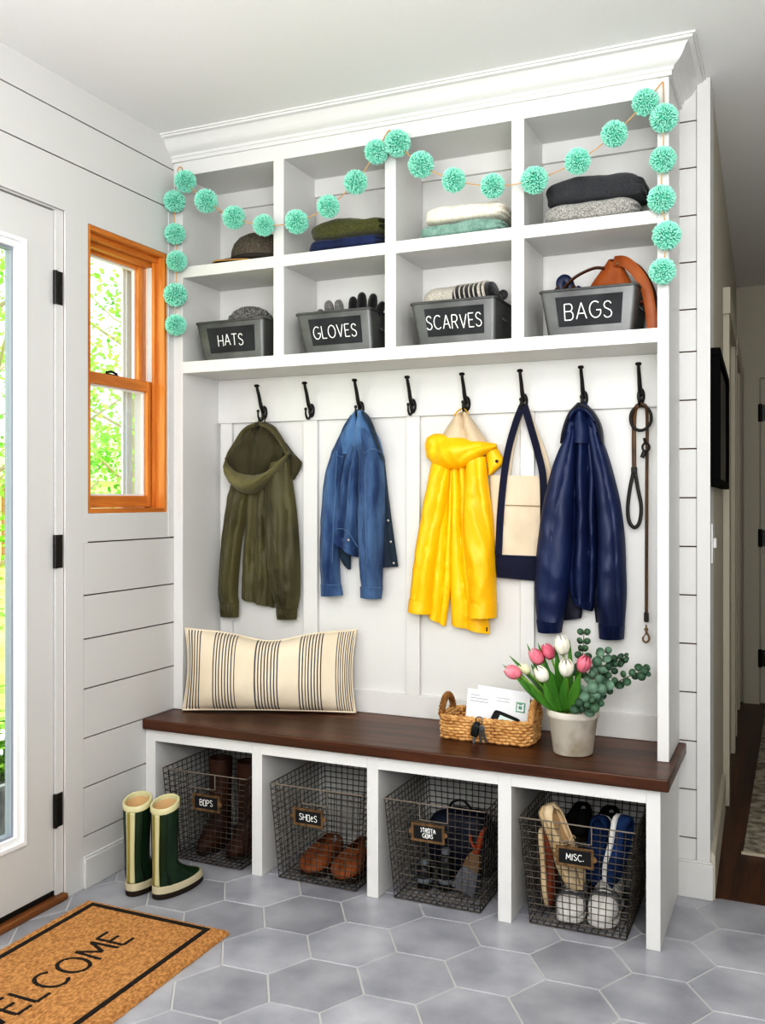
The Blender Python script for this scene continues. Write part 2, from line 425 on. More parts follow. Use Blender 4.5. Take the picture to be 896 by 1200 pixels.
# picture on the hall wall
M4 = Matrix.Translation((1.896, 0, 0)) @ Matrix.Rotation(HA, 4, 'Z')
t = thing('picture_frame', 'slim black framed picture on the hallway wall by the corner', 'picture', M4 @ Vector((0, .5, 1.33)))
m = MB()
for a in ((.0, .86, .001, .03, 1.325, 1.35), (.0, .86, .001, .03, 1.745, 1.77), (.0, .03, .001, .03, 1.35, 1.745), (.83, .86, .001, .03, 1.35, 1.745)): hb(m, *a)
m.build('frame', mat('matt_black', (9, 9, 9), .7, spec=.1), t, bevel=.002, smooth=False)
m = MB(); hb(m, .03, .83, .002, .018, 1.35, 1.745); m.build('picture_print', mat('grey_print', (52, 50, 47), .5, rgb2=(92, 88, 82), nscale=5), t, smooth=False)
t = thing('light_switch', 'white double light switch plate on the hallway wall below the picture', 'light switch', M4 @ Vector((0, .12, 1.08)))
m = MB(); hb(m, .03, .15, .0, .006, 1.075, 1.205); m.build('switch_plate', WALL, t, bevel=.002, smooth=False)
for q in (.065, .115):
    m = MB(); hb(m, q-.007, q+.007, .006, .014, 1.125, 1.155); m.build('toggle', WALL, t, smooth=False)
# runner rug
RUG = mat('rug_cream', (176, 168, 152), .95, rgb2=(120, 112, 100), nscale=26, lo=.4, hi=.62, bump=.4, bscale=120, bdist=.004)
t = thing('runner_rug', 'cream and grey patterned runner rug on the dark hallway floor', 'rug', (2.35, 1.7, 0))
MB().box(1.97, 2.75, .46, 2.93, 0, .009).build('pile', RUG, t, smooth=False, bevel=.003)
RE = mat('rug_edge', (196, 186, 168), .9)
MB().box(1.965, 2.755, .45, .4595, 0, .010).build('binding', RE, t, smooth=False)
MB().box(1.965, 2.755, 2.9305, 2.94, 0, .010).build('binding', RE, t, smooth=False)

# ---------------------------------------------------------------- glazed front door (left wall)
t = sthing('door_1')
XF = -.018
m = MB()
dz0, dz1, dy0, dy1 = .03, 2.203, -1.752, -.868
gy0, gy1, gz0, gz1 = -1.62, -.985, .222, 2.083
for a in ((dy0, gy0, dz0, dz1), (gy1, dy1, dz0, dz1), (gy0, gy1, dz0, gz0), (gy0, gy1, gz1, dz1)):
    m.box(XF-.045, XF, a[0], a[1], a[2], a[3])
m.build('door_leaf', WALL, t, smooth=False)
m = MB()
for (o, i, x0, x1) in ((0, .012, XF-.03, XF+.006), (.012, .030, XF-.036, XF-.006)):
    a, b_, c, d = gy0+o, gy1-o, gz0+o, gz1-o; e = i-o
    m.box(x0, x1, a, a+e, c, d).box(x0, x1, b_-e, b_, c, d).box(x0, x1, a+e, b_-e, c, c+e).box(x0, x1, a+e, b_-e, d-e, d)
m.build('glazing_bead', mat('bead_white', (240, 240, 240), .35), t, smooth=False)
GSK = mat('grey_gasket', (148, 154, 164), .5)
a, b_, c, d, e = gy0+.03, gy1-.03, gz0+.03, gz1-.03, .008
m = MB().box(XF-.045, XF-.02, a, a+e, c, d).box(XF-.045, XF-.02, b_-e, b_, c, d).box(XF-.045, XF-.02, a+e, b_-e, c, c+e).box(XF-.045, XF-.02, a+e, b_-e, d-e, d)
m.build('gasket', GSK, t, smooth=False)
MB().box(XF-.032, XF-.028, a+e, b_-e, c+e, d-e).build('pane', GLASS, t, smooth=False)
m = MB().box(-.12, -.010, dy1+.004, DY1, 0, DZ).box(-.12, -.010, DY0, dy0-.004, 0, DZ).box(-.12, -.010, dy0-.004, dy1+.004, dz1+.004, DZ)
m.build('jamb', WALL, t, smooth=False)
MB().box(XF-.04, XF+.003, dy0, dy1, .021, .036).build('door_sweep', mat('black_rubber', (24, 23, 22), .6), t, smooth=False)
MB().box(-.14, .012, DY0, DY1+.0, 0, .02).build('threshold', THRESH, t, smooth=False, bevel=.004)
for z in (1.96, 1.117, .29):
    m = MB().box(-.014, -.008, -.870, -.836, z-.053, z+.053)
    m.tube([(-.009, -.868, z-.053), (-.009, -.868, z+.053)], .0075, 10)
    for q in (-.018, .018): m.tube([(-.009, -.868, z+q-.0008), (-.009, -.868, z+q+.0008)], .0082, 10)
    m.build('hinge', BLACK, t)

# ---------------------------------------------------------------- pine double-hung window
t = sthing('window_1')
m = MB()
m.box(-.089, -.002, WY1-.016, WY1, WZ0+.0, WZ1).box(-.089, -.002, WY0, WY0+.016, WZ0, WZ1)
m.build('side_jamb', PINE, t, smooth=False, bevel=.0015)
STW = mat('storm_white', (214, 217, 222), .5)
MB().box(-.14, -.0895, WY1-.016, WY1, WZ0, WZ1).box(-.14, -.0895, WY0, WY0+.016, WZ0, WZ1).build('outer_jamb', STW, t, smooth=False)
m = MB().box(-.14, -.002, WY0+.016, WY1-.016, WZ1-.016, WZ1).box(-.14, -.002, WY0+.016, WY1-.016, WZ0, WZ0+.016)
m.build('head_and_sill', PINEH, t, smooth=False, bevel=.0015)
ja, jb = WY0+.016, WY1-.016
m = MB()
for x0, x1, q in ((-.050, -.038, .012), (-.088, -.082, .010)):
    m.box(x0, x1, jb-q, jb, WZ0+.016, WZ1-.016).box(x0, x1, ja, ja+q, WZ0+.016, WZ1-.016)
m.build('window_stop', PINE, t, smooth=False)
m = MB().box(-.050, -.030, ja, jb, WZ1-.034, WZ1-.016).box(-.088, -.06, ja, jb, WZ1-.05, WZ1-.016)
m.build('head_stop', PINEH, t, smooth=False)
MB().box(-.082, -.05, jb-.006, jb, 1.72, WZ1-.05).build('jamb_liner', mat('liner_white', (214, 216, 218), .4), t, smooth=False)
def sash(x0, x1, z0, z1, br, tr, sw):
    s_ = MB().box(x0, x1, ja+.012, ja+.012+sw, z0, z1).box(x0, x1, jb-.012-sw, jb-.012, z0, z1).build('sash_stile', PINE, t, smooth=False, bevel=.003)
    MB().box(x0, x1, ja+.012+sw, jb-.012-sw, z0, z0+br).box(x0, x1, ja+.012+sw, jb-.012-sw, z1-tr, z1).build('sash_rail', PINEH, t, smooth=False, bevel=.003)
    xm = (x0+x1)/2; a, b_, c, d = ja+.012+sw, jb-.012-sw, z0+br, z1-tr; e = .007
    MB().box(xm-.012, xm-.002, a, a+e, c, d).box(xm-.012, xm-.002, b_-e, b_, c, d).box(xm-.012, xm-.002, a+e, b_-e, c, c+e).box(xm-.012, xm-.002, a+e, b_-e, d-e, d).build('glazing_bead', mat('bead', (236, 238, 240), .4), t, smooth=False)
    MB().box(xm-.004, xm-.001, a+e, b_-e, c+e, d-e).build('pane', GLASS, t, smooth=False)
sash(-.080, -.052, WZ0+.018, 1.722, .042, .040, .022)
sash(-.118, -.090, 1.69, WZ1-.020, .036, .040, .026)
m = MB().box(-.078, -.062, -.56, -.50, 1.722, 1.727).tube([(-.07, -.555, 1.731), (-.07, -.53, 1.737), (-.07, -.50, 1.731)], .0045, 8)
m.build('sash_lock', BLACK, t)
# storm frame outside
m = MB()
for q0, q1, x0, x1 in ((0, .030, -.175, -.150), (.030, .042, -.168, -.158)):
    m.box(x0, x1, ja+q0, ja+q1, WZ0, WZ1).box(x0, x1, jb-q1, jb-q0, WZ0, WZ1)
m.box(-.175, -.15, ja, jb, WZ1-.02, WZ1).box(-.175, -.15, ja, jb, WZ0-.02, WZ0+.012)
m.build('storm_frame', STW, t, smooth=False)

# ---------------------------------------------------------------- cabinet
YU, YB = -.263, -.428
XR, XL = 1.80, .0
cab = thing('cubby_cabinet', 'tall white built-in cabinet with eight open cubbies above a coat hook panel', 'cabinet', (.9, 0, .495))
divs = [(.435, .477), (.871, .911), (1.314, 1.355)]
for x0, x1 in ((.0005, .042), (1.766, XR)):
    MB().box(x0, x1, YU, -.001, .4955, 2.55).build('side_panel', CAB, cab, smooth=False, bevel=.0015)
for x0, x1 in divs:
    MB().box(x0, x1, YU+.0005, -.02, 1.80, 2.115).build('divider', CAB, cab, smooth=False)
    MB().box(x0, x1, YU+.0005, -.02, 2.156, 2.497).build('divider', CAB, cab, smooth=False)
for z0, z1 in ((1.757, 1.80), (2.115, 2.156)):
    MB().box(.042, 1.766, YU, -.013, z0, z1).build('shelf', CAB, cab, smooth=False, bevel=.0012)
MB().box(.042, 1.766, YU, -.013, 2.497, 2.55).build('top_panel', CAB, cab, smooth=False)
m = MB().box(.042, 1.766, -.012, -.001, .4955, 2.497)
m.box(.042, 1.766, -.027, -.013, 2.43, 2.497)
m.build('back_panel', CAB, cab, smooth=False)
# board and batten on the back
m = MB().box(.042, 1.766, -.028, -.012, 1.585, 1.757)
m.build('hook_rail', CAB, cab, smooth=False, bevel=.0015)
for x0, x1 in ((.054, .106), (.427, .487), (.852, .904), (1.278, 1.326)):
    MB().box(x0, x1, -.028, -.012, .575, 1.5845).build('batten', CAB, cab, smooth=False, bevel=.0015)
MB().box(.042, 1.766, -.029, -.012, .4955, .575).build('base_rail', CAB, cab, smooth=False, bevel=.0015)
# crown moulding, mitred round the right corner
prof = [(.0, 2.550), (.009, 2.550), (.009, 2.562), (.014, 2.565), (.016, 2.573), (.022, 2.577), (.030, 2.581), (.038, 2.588), (.046, 2.599), (.053, 2.612), (.062, 2.620), (.074, 2.623), (.076, 2.629), (.083, 2.629), (.083, ZC), (.0, ZC)]
pts = [(.0, YU), (XR, YU), (XR, -.0)]
rings = []
for k, (x, y) in enumerate(pts):
    r_ = []
    for o_, z in prof:
        r_.append((x, y-o_, z) if k == 0 else ((x+o_, y-o_, z) if k == 1 else (x+o_, y, z)))
    rings.append(r_)
struct(MB().loft(rings).build('trim_2', CAB, sharp=25))
# bench base
base = thing('storage_bench', 'white open bench base with four cubbies standing on grey tiles', 'bench', (.9, -.2, 0))
for x0, x1 in ((.0005, .043), (.447, .487), (.88, .92), (1.319, 1.361), (1.757, 1.797)):
    MB().box(x0, x1, YB, -.013, 0.0005, .4585).build('side_panel' if x0 < .01 or x0 > 1.7 else 'divider', CAB, base, smooth=False, bevel=.0015)
for x0, x1 in ((.043, .447), (.487, .88), (.92, 1.319), (1.361, 1.757)):
    MB().box(x0, x1, YB, YB+.02, .416, .4585).build('top_rail', CAB, base, smooth=False)
MB().box(.0005, 1.797, -.012, -.0005, .0005, .4585).build('back_panel', CAB, base, smooth=False)
ct = MB().box(.001, 1.822, YB-.0205, -.0005, .459, .495).build('walnut_worktop', COUNTER, smooth=False, bevel=.004)
tag(ct, 'dark walnut bench top running along the white cabinet', 'bench top')

# ---------------------------------------------------------------- outdoors
GRASS = mat('lawn', (150, 178, 74), .9, rgb2=(196, 214, 120), nscale=1.5)
struct(MB().box(-40, -.14, -30, 40, -.3, -.18).build('ground', GRASS, smooth=False))
struct(MB().box(-2.2, -.14, -3.2, 1.2, -.18, -.06).build('terrace', mat('terrace_stone', (205, 202, 196), .8), smooth=False))
LEAFM = [mat('leaf_lime', (120, 182, 62), .6, rgb2=(184, 220, 120), nscale=1.2, trans=.55), mat('leaf_green', (92, 160, 48), .6, rgb2=(140, 196, 80), nscale=1.2, trans=.55)]
BARK = mat('bark', (176, 164, 146), .9, bump=.5, bscale=12, bdist=.02)
def tree(x, y, h, cr_, n, leaf, lm, label, lean=0):
    t = thing('tree', label, 'tree', (x, y, -.18), 'trees on the lawn')
    m = MB(); m.tube([(x, y, -.2), (x+.03+lean*.3, y, h*.35), (x+lean, y+.1, h*.8)], [.08, .055, .02], 8)
    tips = []
    for k in range(9):
        a = k*2.4; z = h*(.25+.07*k); e = (x+math.cos(a)*cr_*.75, y+math.sin(a)*cr_*.75, z+cr_*.35)
        m.tube([(x+lean*.5, y, z-.2), ((x+e[0])/2, (y+e[1])/2, z+.1), e], [.02, .014, .006], 6); tips.append(e)
    m.build('trunk', BARK, t)
    m = MB()
    cl = []
    for k in range(26):
        a = random.uniform(0, 2*PI); q = random.random()**.5*cr_; z = random.uniform(h*.12, h)
        q *= math.sin(PI*min(1, max(.15, (z+.1)/(h*1.05))))**.5
        cl.append((x+math.cos(a)*q, y+math.sin(a)*q, z, random.uniform(.22, .5)))
    for k in range(n):
        c = random.choice(cl)
        p = Vector((random.gauss(c[0], c[3]*.6), random.gauss(c[1], c[3]*.6), random.gauss(c[2], c[3]*.5)))
        d = Vector((random.gauss(0, 1), random.gauss(0, 1), random.gauss(-.3, .7))).normalized(); s_ = d.orthogonal().normalized()
        l = leaf*random.uniform(.6, 1.3)
        m.add([p, p+d*l*.5+s_*l*.32, p+d*l, p+d*l*.5-s_*l*.32], [(0, 1, 2, 3)])
    m.build('crown', lm, t, smooth=False)
tree(-3.6, 2.2, 3.6, 1.5, 2600, .062, LEAFM[0], 'lime green leafy tree seen through the door glass')
tree(-7.6, 5.2, 5.0, 2.2, 2400, .10, LEAFM[1], 'tall green tree on the lawn behind the door glass')
tree(-4.4, 4.9, 4.2, 1.5, 1800, .058, LEAFM[0], 'young tree with pale leaves seen through the window')
tree(-7.4, 9.5, 5.5, 2.3, 1700, .09, LEAFM[1], 'taller tree further out behind the window tree')
BRICK = D.materials.new('red_brick'); BRICK.use_nodes = True
nt = BRICK.node_tree; bk = nt.nodes.new('ShaderNodeTexBrick'); tc = nt.nodes.new('ShaderNodeTexCoord'); mp = nt.nodes.new('ShaderNodeMapping'); mp.inputs['Rotation'].default_value = (PI/2, 0, PI/2)
bk.inputs['Color1'].default_value = lc(190, 116, 84); bk.inputs['Color2'].default_value = lc(206, 136, 104); bk.inputs['Mortar'].default_value = lc(214, 190, 170); bk.inputs['Scale'].default_value = 4
nt.links.new(tc.outputs['Object'], mp.inputs[0]); nt.links.new(mp.outputs[0], bk.inputs[0]); nt.links.new(bk.outputs[0], nt.nodes['Principled BSDF'].inputs[0])
t = thing('house', 'pale gabled house with a red brick wall across the lawn', 'house', (-17, 13, -.18))
MB().box(-20, -14, 10.2, 18, -.2, 1.75).build('wall', mat('house_siding', (236, 232, 224), .8), t, smooth=False)
MB().box(-13.99, -13.9, 12.42, 15, -.2, 1.62).build('brick_panel', BRICK, t, smooth=False)
MB().loft([[(x, 9.8, 1.75), (x, 18.4, 1.75), (x, 14.1, 3.6)] for x in (-20.4, -13.5)]).build('roof', mat('house_roof', (200, 196, 192), .8), t, smooth=False)
# planter with a leafy plant outside the door
t = thing('planter', 'grey tapered planter outside the door glass', 'planter', (-.72, -.42, -.06))
pc = (-.74, -.40)
m = MB()
def sq(h, z): return [(pc[0]-h, pc[1]-h, z), (pc[0]+h, pc[1]-h, z), (pc[0]+h, pc[1]+h, z), (pc[0]-h, pc[1]+h, z)]
m.loft([sq(.13, -.059), sq(.17, .19), sq(.18, .192), sq(.18, .215), sq(.155, .215), sq(.15, .17)], cap=True)
m.build('planter_box', mat('zinc_planter', (112, 116, 124), .6, rgb2=(150, 154, 160), nscale=12), t, bevel=.004, smooth=False)
t = thing('leafy_plant', 'bright green leafy plant growing in the grey planter outside', 'plant', (pc[0], pc[1], .17))
m = MB(); m2 = MB()
for k in range(26):
    a = random.uniform(0, 2*PI); q = random.uniform(.02, .12); hgt = random.uniform(.15, .62)
    b0 = Vector((pc[0]+math.cos(a)*q*.5, pc[1]+math.sin(a)*q*.5, .172)); b1 = b0+Vector((math.cos(a)*q*1.6, math.sin(a)*q*1.6, hgt))
    m2.tube([b0, (b0+b1)/2+Vector((0, 0, .03)), b1], .004, 5)
    for j in range(9):
        f = (j+1.5)/10; p = b0.lerp(b1, f); an = j*2.4+k
        d = Vector((math.cos(an), math.sin(an), random.uniform(-.1, .5))).normalized(); s_ = d.cross(Vector((0, 0, 1))).normalized(); l = random.uniform(.05, .10)
        up = s_.cross(d)
        m.add([p, p+d*l*.35+s_*l*.2+up*.006, p+d*l*.35-s_*l*.2+up*.006, p+d*l*.75+s_*l*.14, p+d*l*.75-s_*l*.14, p+d*l-up*.01, p+d*l*.35, p+d*l*.75-up*.004], [(0, 1, 6), (0, 6, 2), (1, 3, 7, 6), (6, 7, 4, 2), (3, 5, 7), (7, 5, 4)])
m2.build('stem', mat('plant_stem', (120, 160, 70), .6), t)
m.build('foliage', mat('plant_leaf', (132, 186, 62), .5, rgb2=(184, 216, 110), nscale=9, trans=.4), t)

# ---------------------------------------------------------------- light and camera
W = D.worlds.new('World'); bpy.context.scene.world = W; W.use_nodes = True
W.node_tree.nodes['Background'].inputs[0].default_value = (1.0, 1.0, 1.0, 1); W.node_tree.nodes['Background'].inputs[1].default_value = 1.9
def area(name, loc, target, sx, sy, e, col=(1, 1, 1)):
    l = D.lights.new(name, 'AREA'); l.shape = 'RECTANGLE'; l.size = sx; l.size_y = sy; l.energy = e; l.color = col
    o = D.objects.new(name, l); COL.objects.link(o); o.location = loc
    o.rotation_euler = (Vector(target)-Vector(loc)).to_track_quat('-Z', 'Y').to_euler(); return o
area('left_fill', (.12, -2.75, 1.95), (1.5, -.2, 1.1), 1.7, 1.2, 16, (.98, .99, 1))  # added fill lamp out of view at left; the wall has no window there
area('overhead_fill', (2.0, -2.4, 2.58), (1.2, -.7, .5), 1.6, 1.0, 16, (.99, .99, 1))  # added fill lamp under the ceiling, out of view, no fitting modelled
area('ceiling_fill', (2.2, -3.4, 1.7), (1.4, -1.9, 2.7), 1.8, 1.2, 80, (.98, .985, 1))  # added unseen lamp behind the camera, aimed up to brighten the ceiling
sun = D.lights.new('sun', 'SUN'); sun.energy = 6; sun.angle = .02; sun.color = (1, .97, .9)
so = D.objects.new('sun', sun); COL.objects.link(so); so.rotation_euler = Vector((-.12, -.55, -.8)).to_track_quat('-Z', 'Y').to_euler()
cam = D.cameras.new('camera'); co = D.objects.new('camera', cam); COL.objects.link(co)
co.location = CAM; co.rotation_euler = (PI/2, 0, CT); cam.sensor_fit = 'HORIZONTAL'; cam.sensor_width = 36; cam.lens = CF/896*36
cam.shift_y = -(600-CV)/896; cam.clip_start = .05; cam.clip_end = 200
sc = bpy.context.scene; sc.camera = co
sc.view_settings.view_transform = 'Standard'; sc.view_settings.exposure = -.28
try: sc.view_settings.look = 'High Contrast'
except TypeError: pass
# ---------------------------------------------------------------- coat hooks
HX = [.258, .4655, .673, .8805, 1.086, 1.293, 1.499, 1.684]; HZ = 1.621
def make_hook(label):
    x = HX[0]; z = HZ; t = thing('coat_hook', label, 'coat hook', (x, -.024, z), 'coat hooks on the white rail')
    m = MB(); m.lathe([(.001, 0), (.0125, 0), (.0135, .004), (.0115, .009), (.006, .012), (.001, .0125)], (0, 0, 0), 20, axis='z', M=Matrix.Translation((x, -.0245, z)) @ Matrix.Rotation(PI/2, 4, 'X') @ Matrix.Diagonal((1, 2.0, 1, 1)))
    for q in (-.016, .016): m.ball((x, -.0355, z+q), .0035, 8, 6)
    m.build('back_plate', BLACK, t)
    m = MB(); pts = cr([(x, -.03, z+.002), (x, -.044, z+.012), (x, -.056, z+.03), (x, -.066, z+.058), (x, -.078, z+.082), (x, -.083, z+.094)], 18)
    m.tube(pts, [lerp(.0085, .005, i/17) for i in range(18)], 10)
    m.lathe([(.001, -.005), (.0085, -.0035), (.0105, .001), (.0085, .0055), (.001, .007)], (x, -.084, z+.097), 12)
    m.build('upper_arm', BLACK, t)
    m = MB(); pts = cr([(x, -.033, z-.014), (x, -.046, z-.030), (x, -.062, z-.032), (x, -.073, z-.018), (x, -.074, z-.002)], 16)
    m.tube(pts, [lerp(.005, .0034, i/15) for i in range(16)], 10); m.ball((x, -.074, z+.002), .006, 10, 8)
    m.build('lower_prong', BLACK, t)
    return t
hl = ['black iron coat hook holding the olive hooded jacket', 'empty black iron hook between the olive jacket and the denim jacket', 'black iron coat hook holding the blue denim jacket',
      'empty black iron hook between the denim jacket and the yellow raincoat', 'black iron coat hook holding the yellow raincoat', 'black iron coat hook holding the canvas tote bag',
      'black iron coat hook holding the navy blue jacket', 'black iron coat hook holding the brown leather leash']
h0 = make_hook(hl[0]); h0.location.y = -.0285
for i in range(1, 8): dup(h0, (HX[i], -.0285, HZ), hl[i])

# ---------------------------------------------------------------- cloth surfaces
def panel(m, A, B, y0, bulge, nt=46, ns=26, folds=(), back=.006, pw=.5, wr=.0025, ws=22, seed=0, fn=None, lift=0, mi=0):
    """closed cloth volume between edge curves A and B (photo pixels, optional own depth); bulges towards the room"""
    if folds and not isinstance(folds[0], tuple): folds = (folds,)
    A = [P(a[0], a[1], a[2] if len(a) > 2 else y0) for a in A]; B = [P(b_[0], b_[1], b_[2] if len(b_) > 2 else y0) for b_ in B]
    A = cr(A, nt); B = cr(B, nt); rings = []
    for i in range(nt):
        t = i/(nt-1); bl = crv(bulge, t) if isinstance(bulge, (list, tuple)) else bulge
        front = []; bk_ = []
        for j in range(ns+1):
            s_ = j/ns; p = A[i].lerp(B[i], s_); e = max(0, 1-(2*s_-1)**2)**pw
            d = bl*e
            for amp, fq, ph, t0, t1, dr in folds:
                d += amp*(2.4*abs(math.sin(PI*(fq*s_+ph+dr*t+.12*nz((t*3, seed, s_*2)))))**.65-1.4)*e*sstep(t0-.08, t0+.08, t)*(1-sstep(t1-.08, t1+.08, t))
            q = p*1.0+Vector((seed*3.1, 0, seed))
            w_ = nz(Vector((q.x*1.5+q.z*.5, q.z*.8-q.x*.5, seed)), ws*.6)
            d += (nz(q, ws)*wr*.8+nz(Vector((q.x, q.y, q.z*.6)), ws*.4)*wr*2.2+(.5-abs(w_)*2)*wr*1.6)*min(1, e*1.5)
            if fn: d += fn(t, s_)*min(1, e*2)
            front.append(Vector((p.x, p.y-d-lift, p.z)))
            if 0 < j < ns: bk_.append(Vector((p.x, p.y+back*e, p.z)))
        rings.append(front+bk_[::-1])
    return m.loft(rings, mi=mi)
def cloth_mat(name, c1, c2, rough=.75, scale=60, **k):
    return mat(name, c1, rough, rgb2=c2, nscale=k.pop('nscale', 6), nstretch=k.pop('nstretch', (1, 1, .5)), bump=k.pop('bump', .25), bscale=k.pop('bscale', 700), bdist=.0008, sheen=k.pop('sheen', .15), **k)
def button(m, u, v, y, r=.005):
    p = P(u, v, y); m.lathe([(.0005, 0), (r, 0), (r, .0015), (r*.6, .003), (.0005, .003)], (0, 0, 0), 12, M=Matrix.Translation(p) @ Matrix.Rotation(PI/2, 4, 'X'))
def seam(m, pts, r=.0014, n=24):
    m.tube(cr([P(*p) for p in pts], n), r, 5)
def ribs(k, amp): return lambda t, s_: amp*math.sin(2*PI*k*s_)

# ---- olive hooded jacket
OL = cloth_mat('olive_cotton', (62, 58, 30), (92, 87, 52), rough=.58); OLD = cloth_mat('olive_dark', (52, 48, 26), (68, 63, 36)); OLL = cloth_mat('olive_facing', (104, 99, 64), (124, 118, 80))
t = thing('jacket', 'olive green hooded jacket hanging on the leftmost hook', 'jacket', (HX[0], -.06, 1.58))
m = MB()
panel(m, [(290, 545), (288, 600), (285, 650), (283, 701)], [(317, 545), (320, 610), (322, 660), (321.5, 712)], -.030, [.012, .016, .018, .02], folds=((.013, 2.2, .1, -.2, 1.2, .0), (.005, 5, .3, .3, 1.2, .1)), seed=1)
m.build('body', OL, t)
m = MB(); panel(m, [(276, 545), (268, 590), (262, 640), (258.5, 690), (258.5, 706)], [(296, 545), (291, 590), (283, 640), (279, 690), (280, 706)], -.036, [.03, .048, .05, .045, .036], folds=((.006, 2, .2, 0, 1.1, .5)), seed=2, wr=.004)
m.build('sleeve', OL, t)
m = MB(); panel(m, [(313, 545), (312, 590), (315, 645), (320, 690), (324, 712)], [(338, 538), (346, 585), (351, 640), (352, 690), (349, 713)], -.04, [.034, .055, .06, .055, .04], folds=((.006, 2, .5, 0, 1.1, -.4), (.004, 4, .3, .3, 1.1, 1.2)), seed=3, wr=.004)
m.build('sleeve', OL, t)
for A, B in ((((258.8, 706), (259.5, 722)), ((280, 706), (279.5, 723)))), (((324.5, 711), (325.5, 725.5)), ((348.5, 712), (347.5, 725.5))):
    m = MB(); panel(m, A, B, -.036, [.033, .036, .03], nt=8, ns=48, fn=ribs(9, .0022), wr=.001); m.build('cuff', OL, t)
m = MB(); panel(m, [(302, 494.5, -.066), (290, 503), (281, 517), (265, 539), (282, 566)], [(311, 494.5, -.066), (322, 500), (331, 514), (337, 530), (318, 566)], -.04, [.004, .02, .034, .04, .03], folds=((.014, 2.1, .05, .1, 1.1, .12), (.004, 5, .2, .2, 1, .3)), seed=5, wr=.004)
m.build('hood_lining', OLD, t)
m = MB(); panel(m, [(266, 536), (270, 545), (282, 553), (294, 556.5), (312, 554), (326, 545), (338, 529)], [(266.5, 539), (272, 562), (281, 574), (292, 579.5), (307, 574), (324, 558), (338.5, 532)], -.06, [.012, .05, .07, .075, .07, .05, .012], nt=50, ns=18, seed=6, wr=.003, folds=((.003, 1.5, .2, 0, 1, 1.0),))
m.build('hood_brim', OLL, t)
m = MB(); panel(m, [(301, 494.6, -.066), (288, 501), (278, 514), (268, 530), (265.5, 538)], [(304, 499, -.072), (292, 507), (284.5, 518), (277, 532), (269, 541)], -.05, .022, nt=36, ns=12, seed=7)
m.build('hood_edge', OL, t)
m = MB(); panel(m, [(305, 494, -.066), (318, 498), (328, 508), (337, 524), (341, 532)], [(307, 500, -.072), (315, 505), (324, 514), (332, 528), (337, 536)], -.05, .022, nt=36, ns=12, seed=8)
m.build('hood_edge', OL, t)
m = MB(); panel(m, [(334, 518), (337, 530), (340, 545), (342, 561)], [(343, 531), (353, 541), (352, 549), (345, 562)], -.03, .016, nt=24, ns=12, seed=9)
m.build('hood_flap', OLD, t)
m = MB(); m.tube(cr([P(302, 495, -.064), P(304.5, 490.5, -.066), P(307.5, 489, -.064), P(310, 491, -.06), P(310, 496, -.058)], 14), .0022, 6); m.build('hanging_loop', OLD, t)

# ---- denim jacket
def denim(name, c1, c2, c3):
    m = cloth_mat(name, c1, c2, nscale=6, nstretch=(3.2, 3.2, .8), bump=.5, bscale=900, rough=.8, lo=.34, hi=.72); return m
DN = denim('denim', (36, 60, 100), (92, 124, 160), 0); DNL = denim('denim_faded', (52, 86, 130), (108, 144, 180), 0); DND = denim('denim_dark', (30, 46, 62), (48, 66, 82), 0)
ST = mat('denim_stitch', (98, 124, 158), .8); RIVET = mat('jacket_button', (172, 168, 160), .35, metal=.8)
t = thing('jacket', 'blue faded denim jacket hanging on the third hook', 'jacket', (HX[2], -.06, 1.58))
m = MB(); panel(m, [(446, 530), (448, 570), (447, 620), (447, 665)], [(450, 535), (455, 580), (461, 625), (466.5, 664)], -.03, .012, folds=((.004, 1.4, .2, 0, 1, 0),), seed=11)
m.build('front_placket', DND, t)
m = MB(); panel(m, [(413, 520), (407, 535), (400, 575), (393, 620)], [(424, 520), (424, 555), (423, 600), (420, 645)], -.036, [.034, .04, .04, .036], folds=((.012, 1.5, .3, -.1, 1.2, .0), (.004, 4, .1, .3, 1.1, .2)), seed=12)
m.build('body', DN, t)
m = MB(); panel(m, [(392, 620), (391.5, 632)], [(420, 643), (420, 653)], -.036, [.042, .044], nt=8, ns=22, folds=((.010, 1.5, .3, -.1, 1.2, 0),), seed=12); m.build('waistband', DN, t)
m = MB(); panel(m, [(396, 634), (396, 646), (402, 660), (408, 667)], [(411, 642), (411, 652), (411, 662), (411, 667)], -.03, .012, nt=20, ns=12, seed=13); m.build('inner_hem', DND, t)
m = MB(); panel(m, [(412, 487), (402, 506), (391, 530), (383, 560), (378.5, 605), (377, 655), (377, 685)], [(419, 487), (412, 508), (407, 532), (403, 565), (399, 610), (398, 655), (399, 685)], -.036, [.02, .034, .05, .055, .055, .05, .04], nt=60, folds=((.005, 1.8, .2, 0, 1.1, .6)), seed=14, wr=.004)
m.build('sleeve', DN, t)
m = MB(); panel(m, [(421, 487), (422, 505), (423, 530), (422.5, 570), (422, 620), (423, 660), (424, 688)], [(428, 487), (437, 503), (447, 530), (451, 565), (451, 615), (449, 655), (448, 688)], -.042, [.022, .036, .052, .06, .06, .055, .042], nt=60, folds=((.005, 1.8, .6, 0, 1.1, -.4)), seed=15, wr=.004)
m.build('sleeve', DN, t)
for k, (A, B) in enumerate((([(377, 684), (377.5, 698)], [(399.5, 684), (402, 697.5)]), ([(423, 687), (423.5, 699.5)], [(448.5, 687), (447, 701.5)]))):
    m = MB(); panel(m, A, B, -.038 - k*.005, [.046, .045], nt=8, ns=20, seed=16+k, wr=.001); m.build('cuff', DN, t)
m = MB(); panel(m, [(416, 481, -.066), (411, 489), (404, 502), (397, 515), (391, 531)], [(425, 481, -.066), (431, 490), (438, 502), (445, 516), (450, 536)], -.046, [.01, .022, .032, .034, .012], nt=40, folds=((.012, 2.0, .06, .1, 1.2, .08),), seed=18); m.build('yoke', DNL, t)
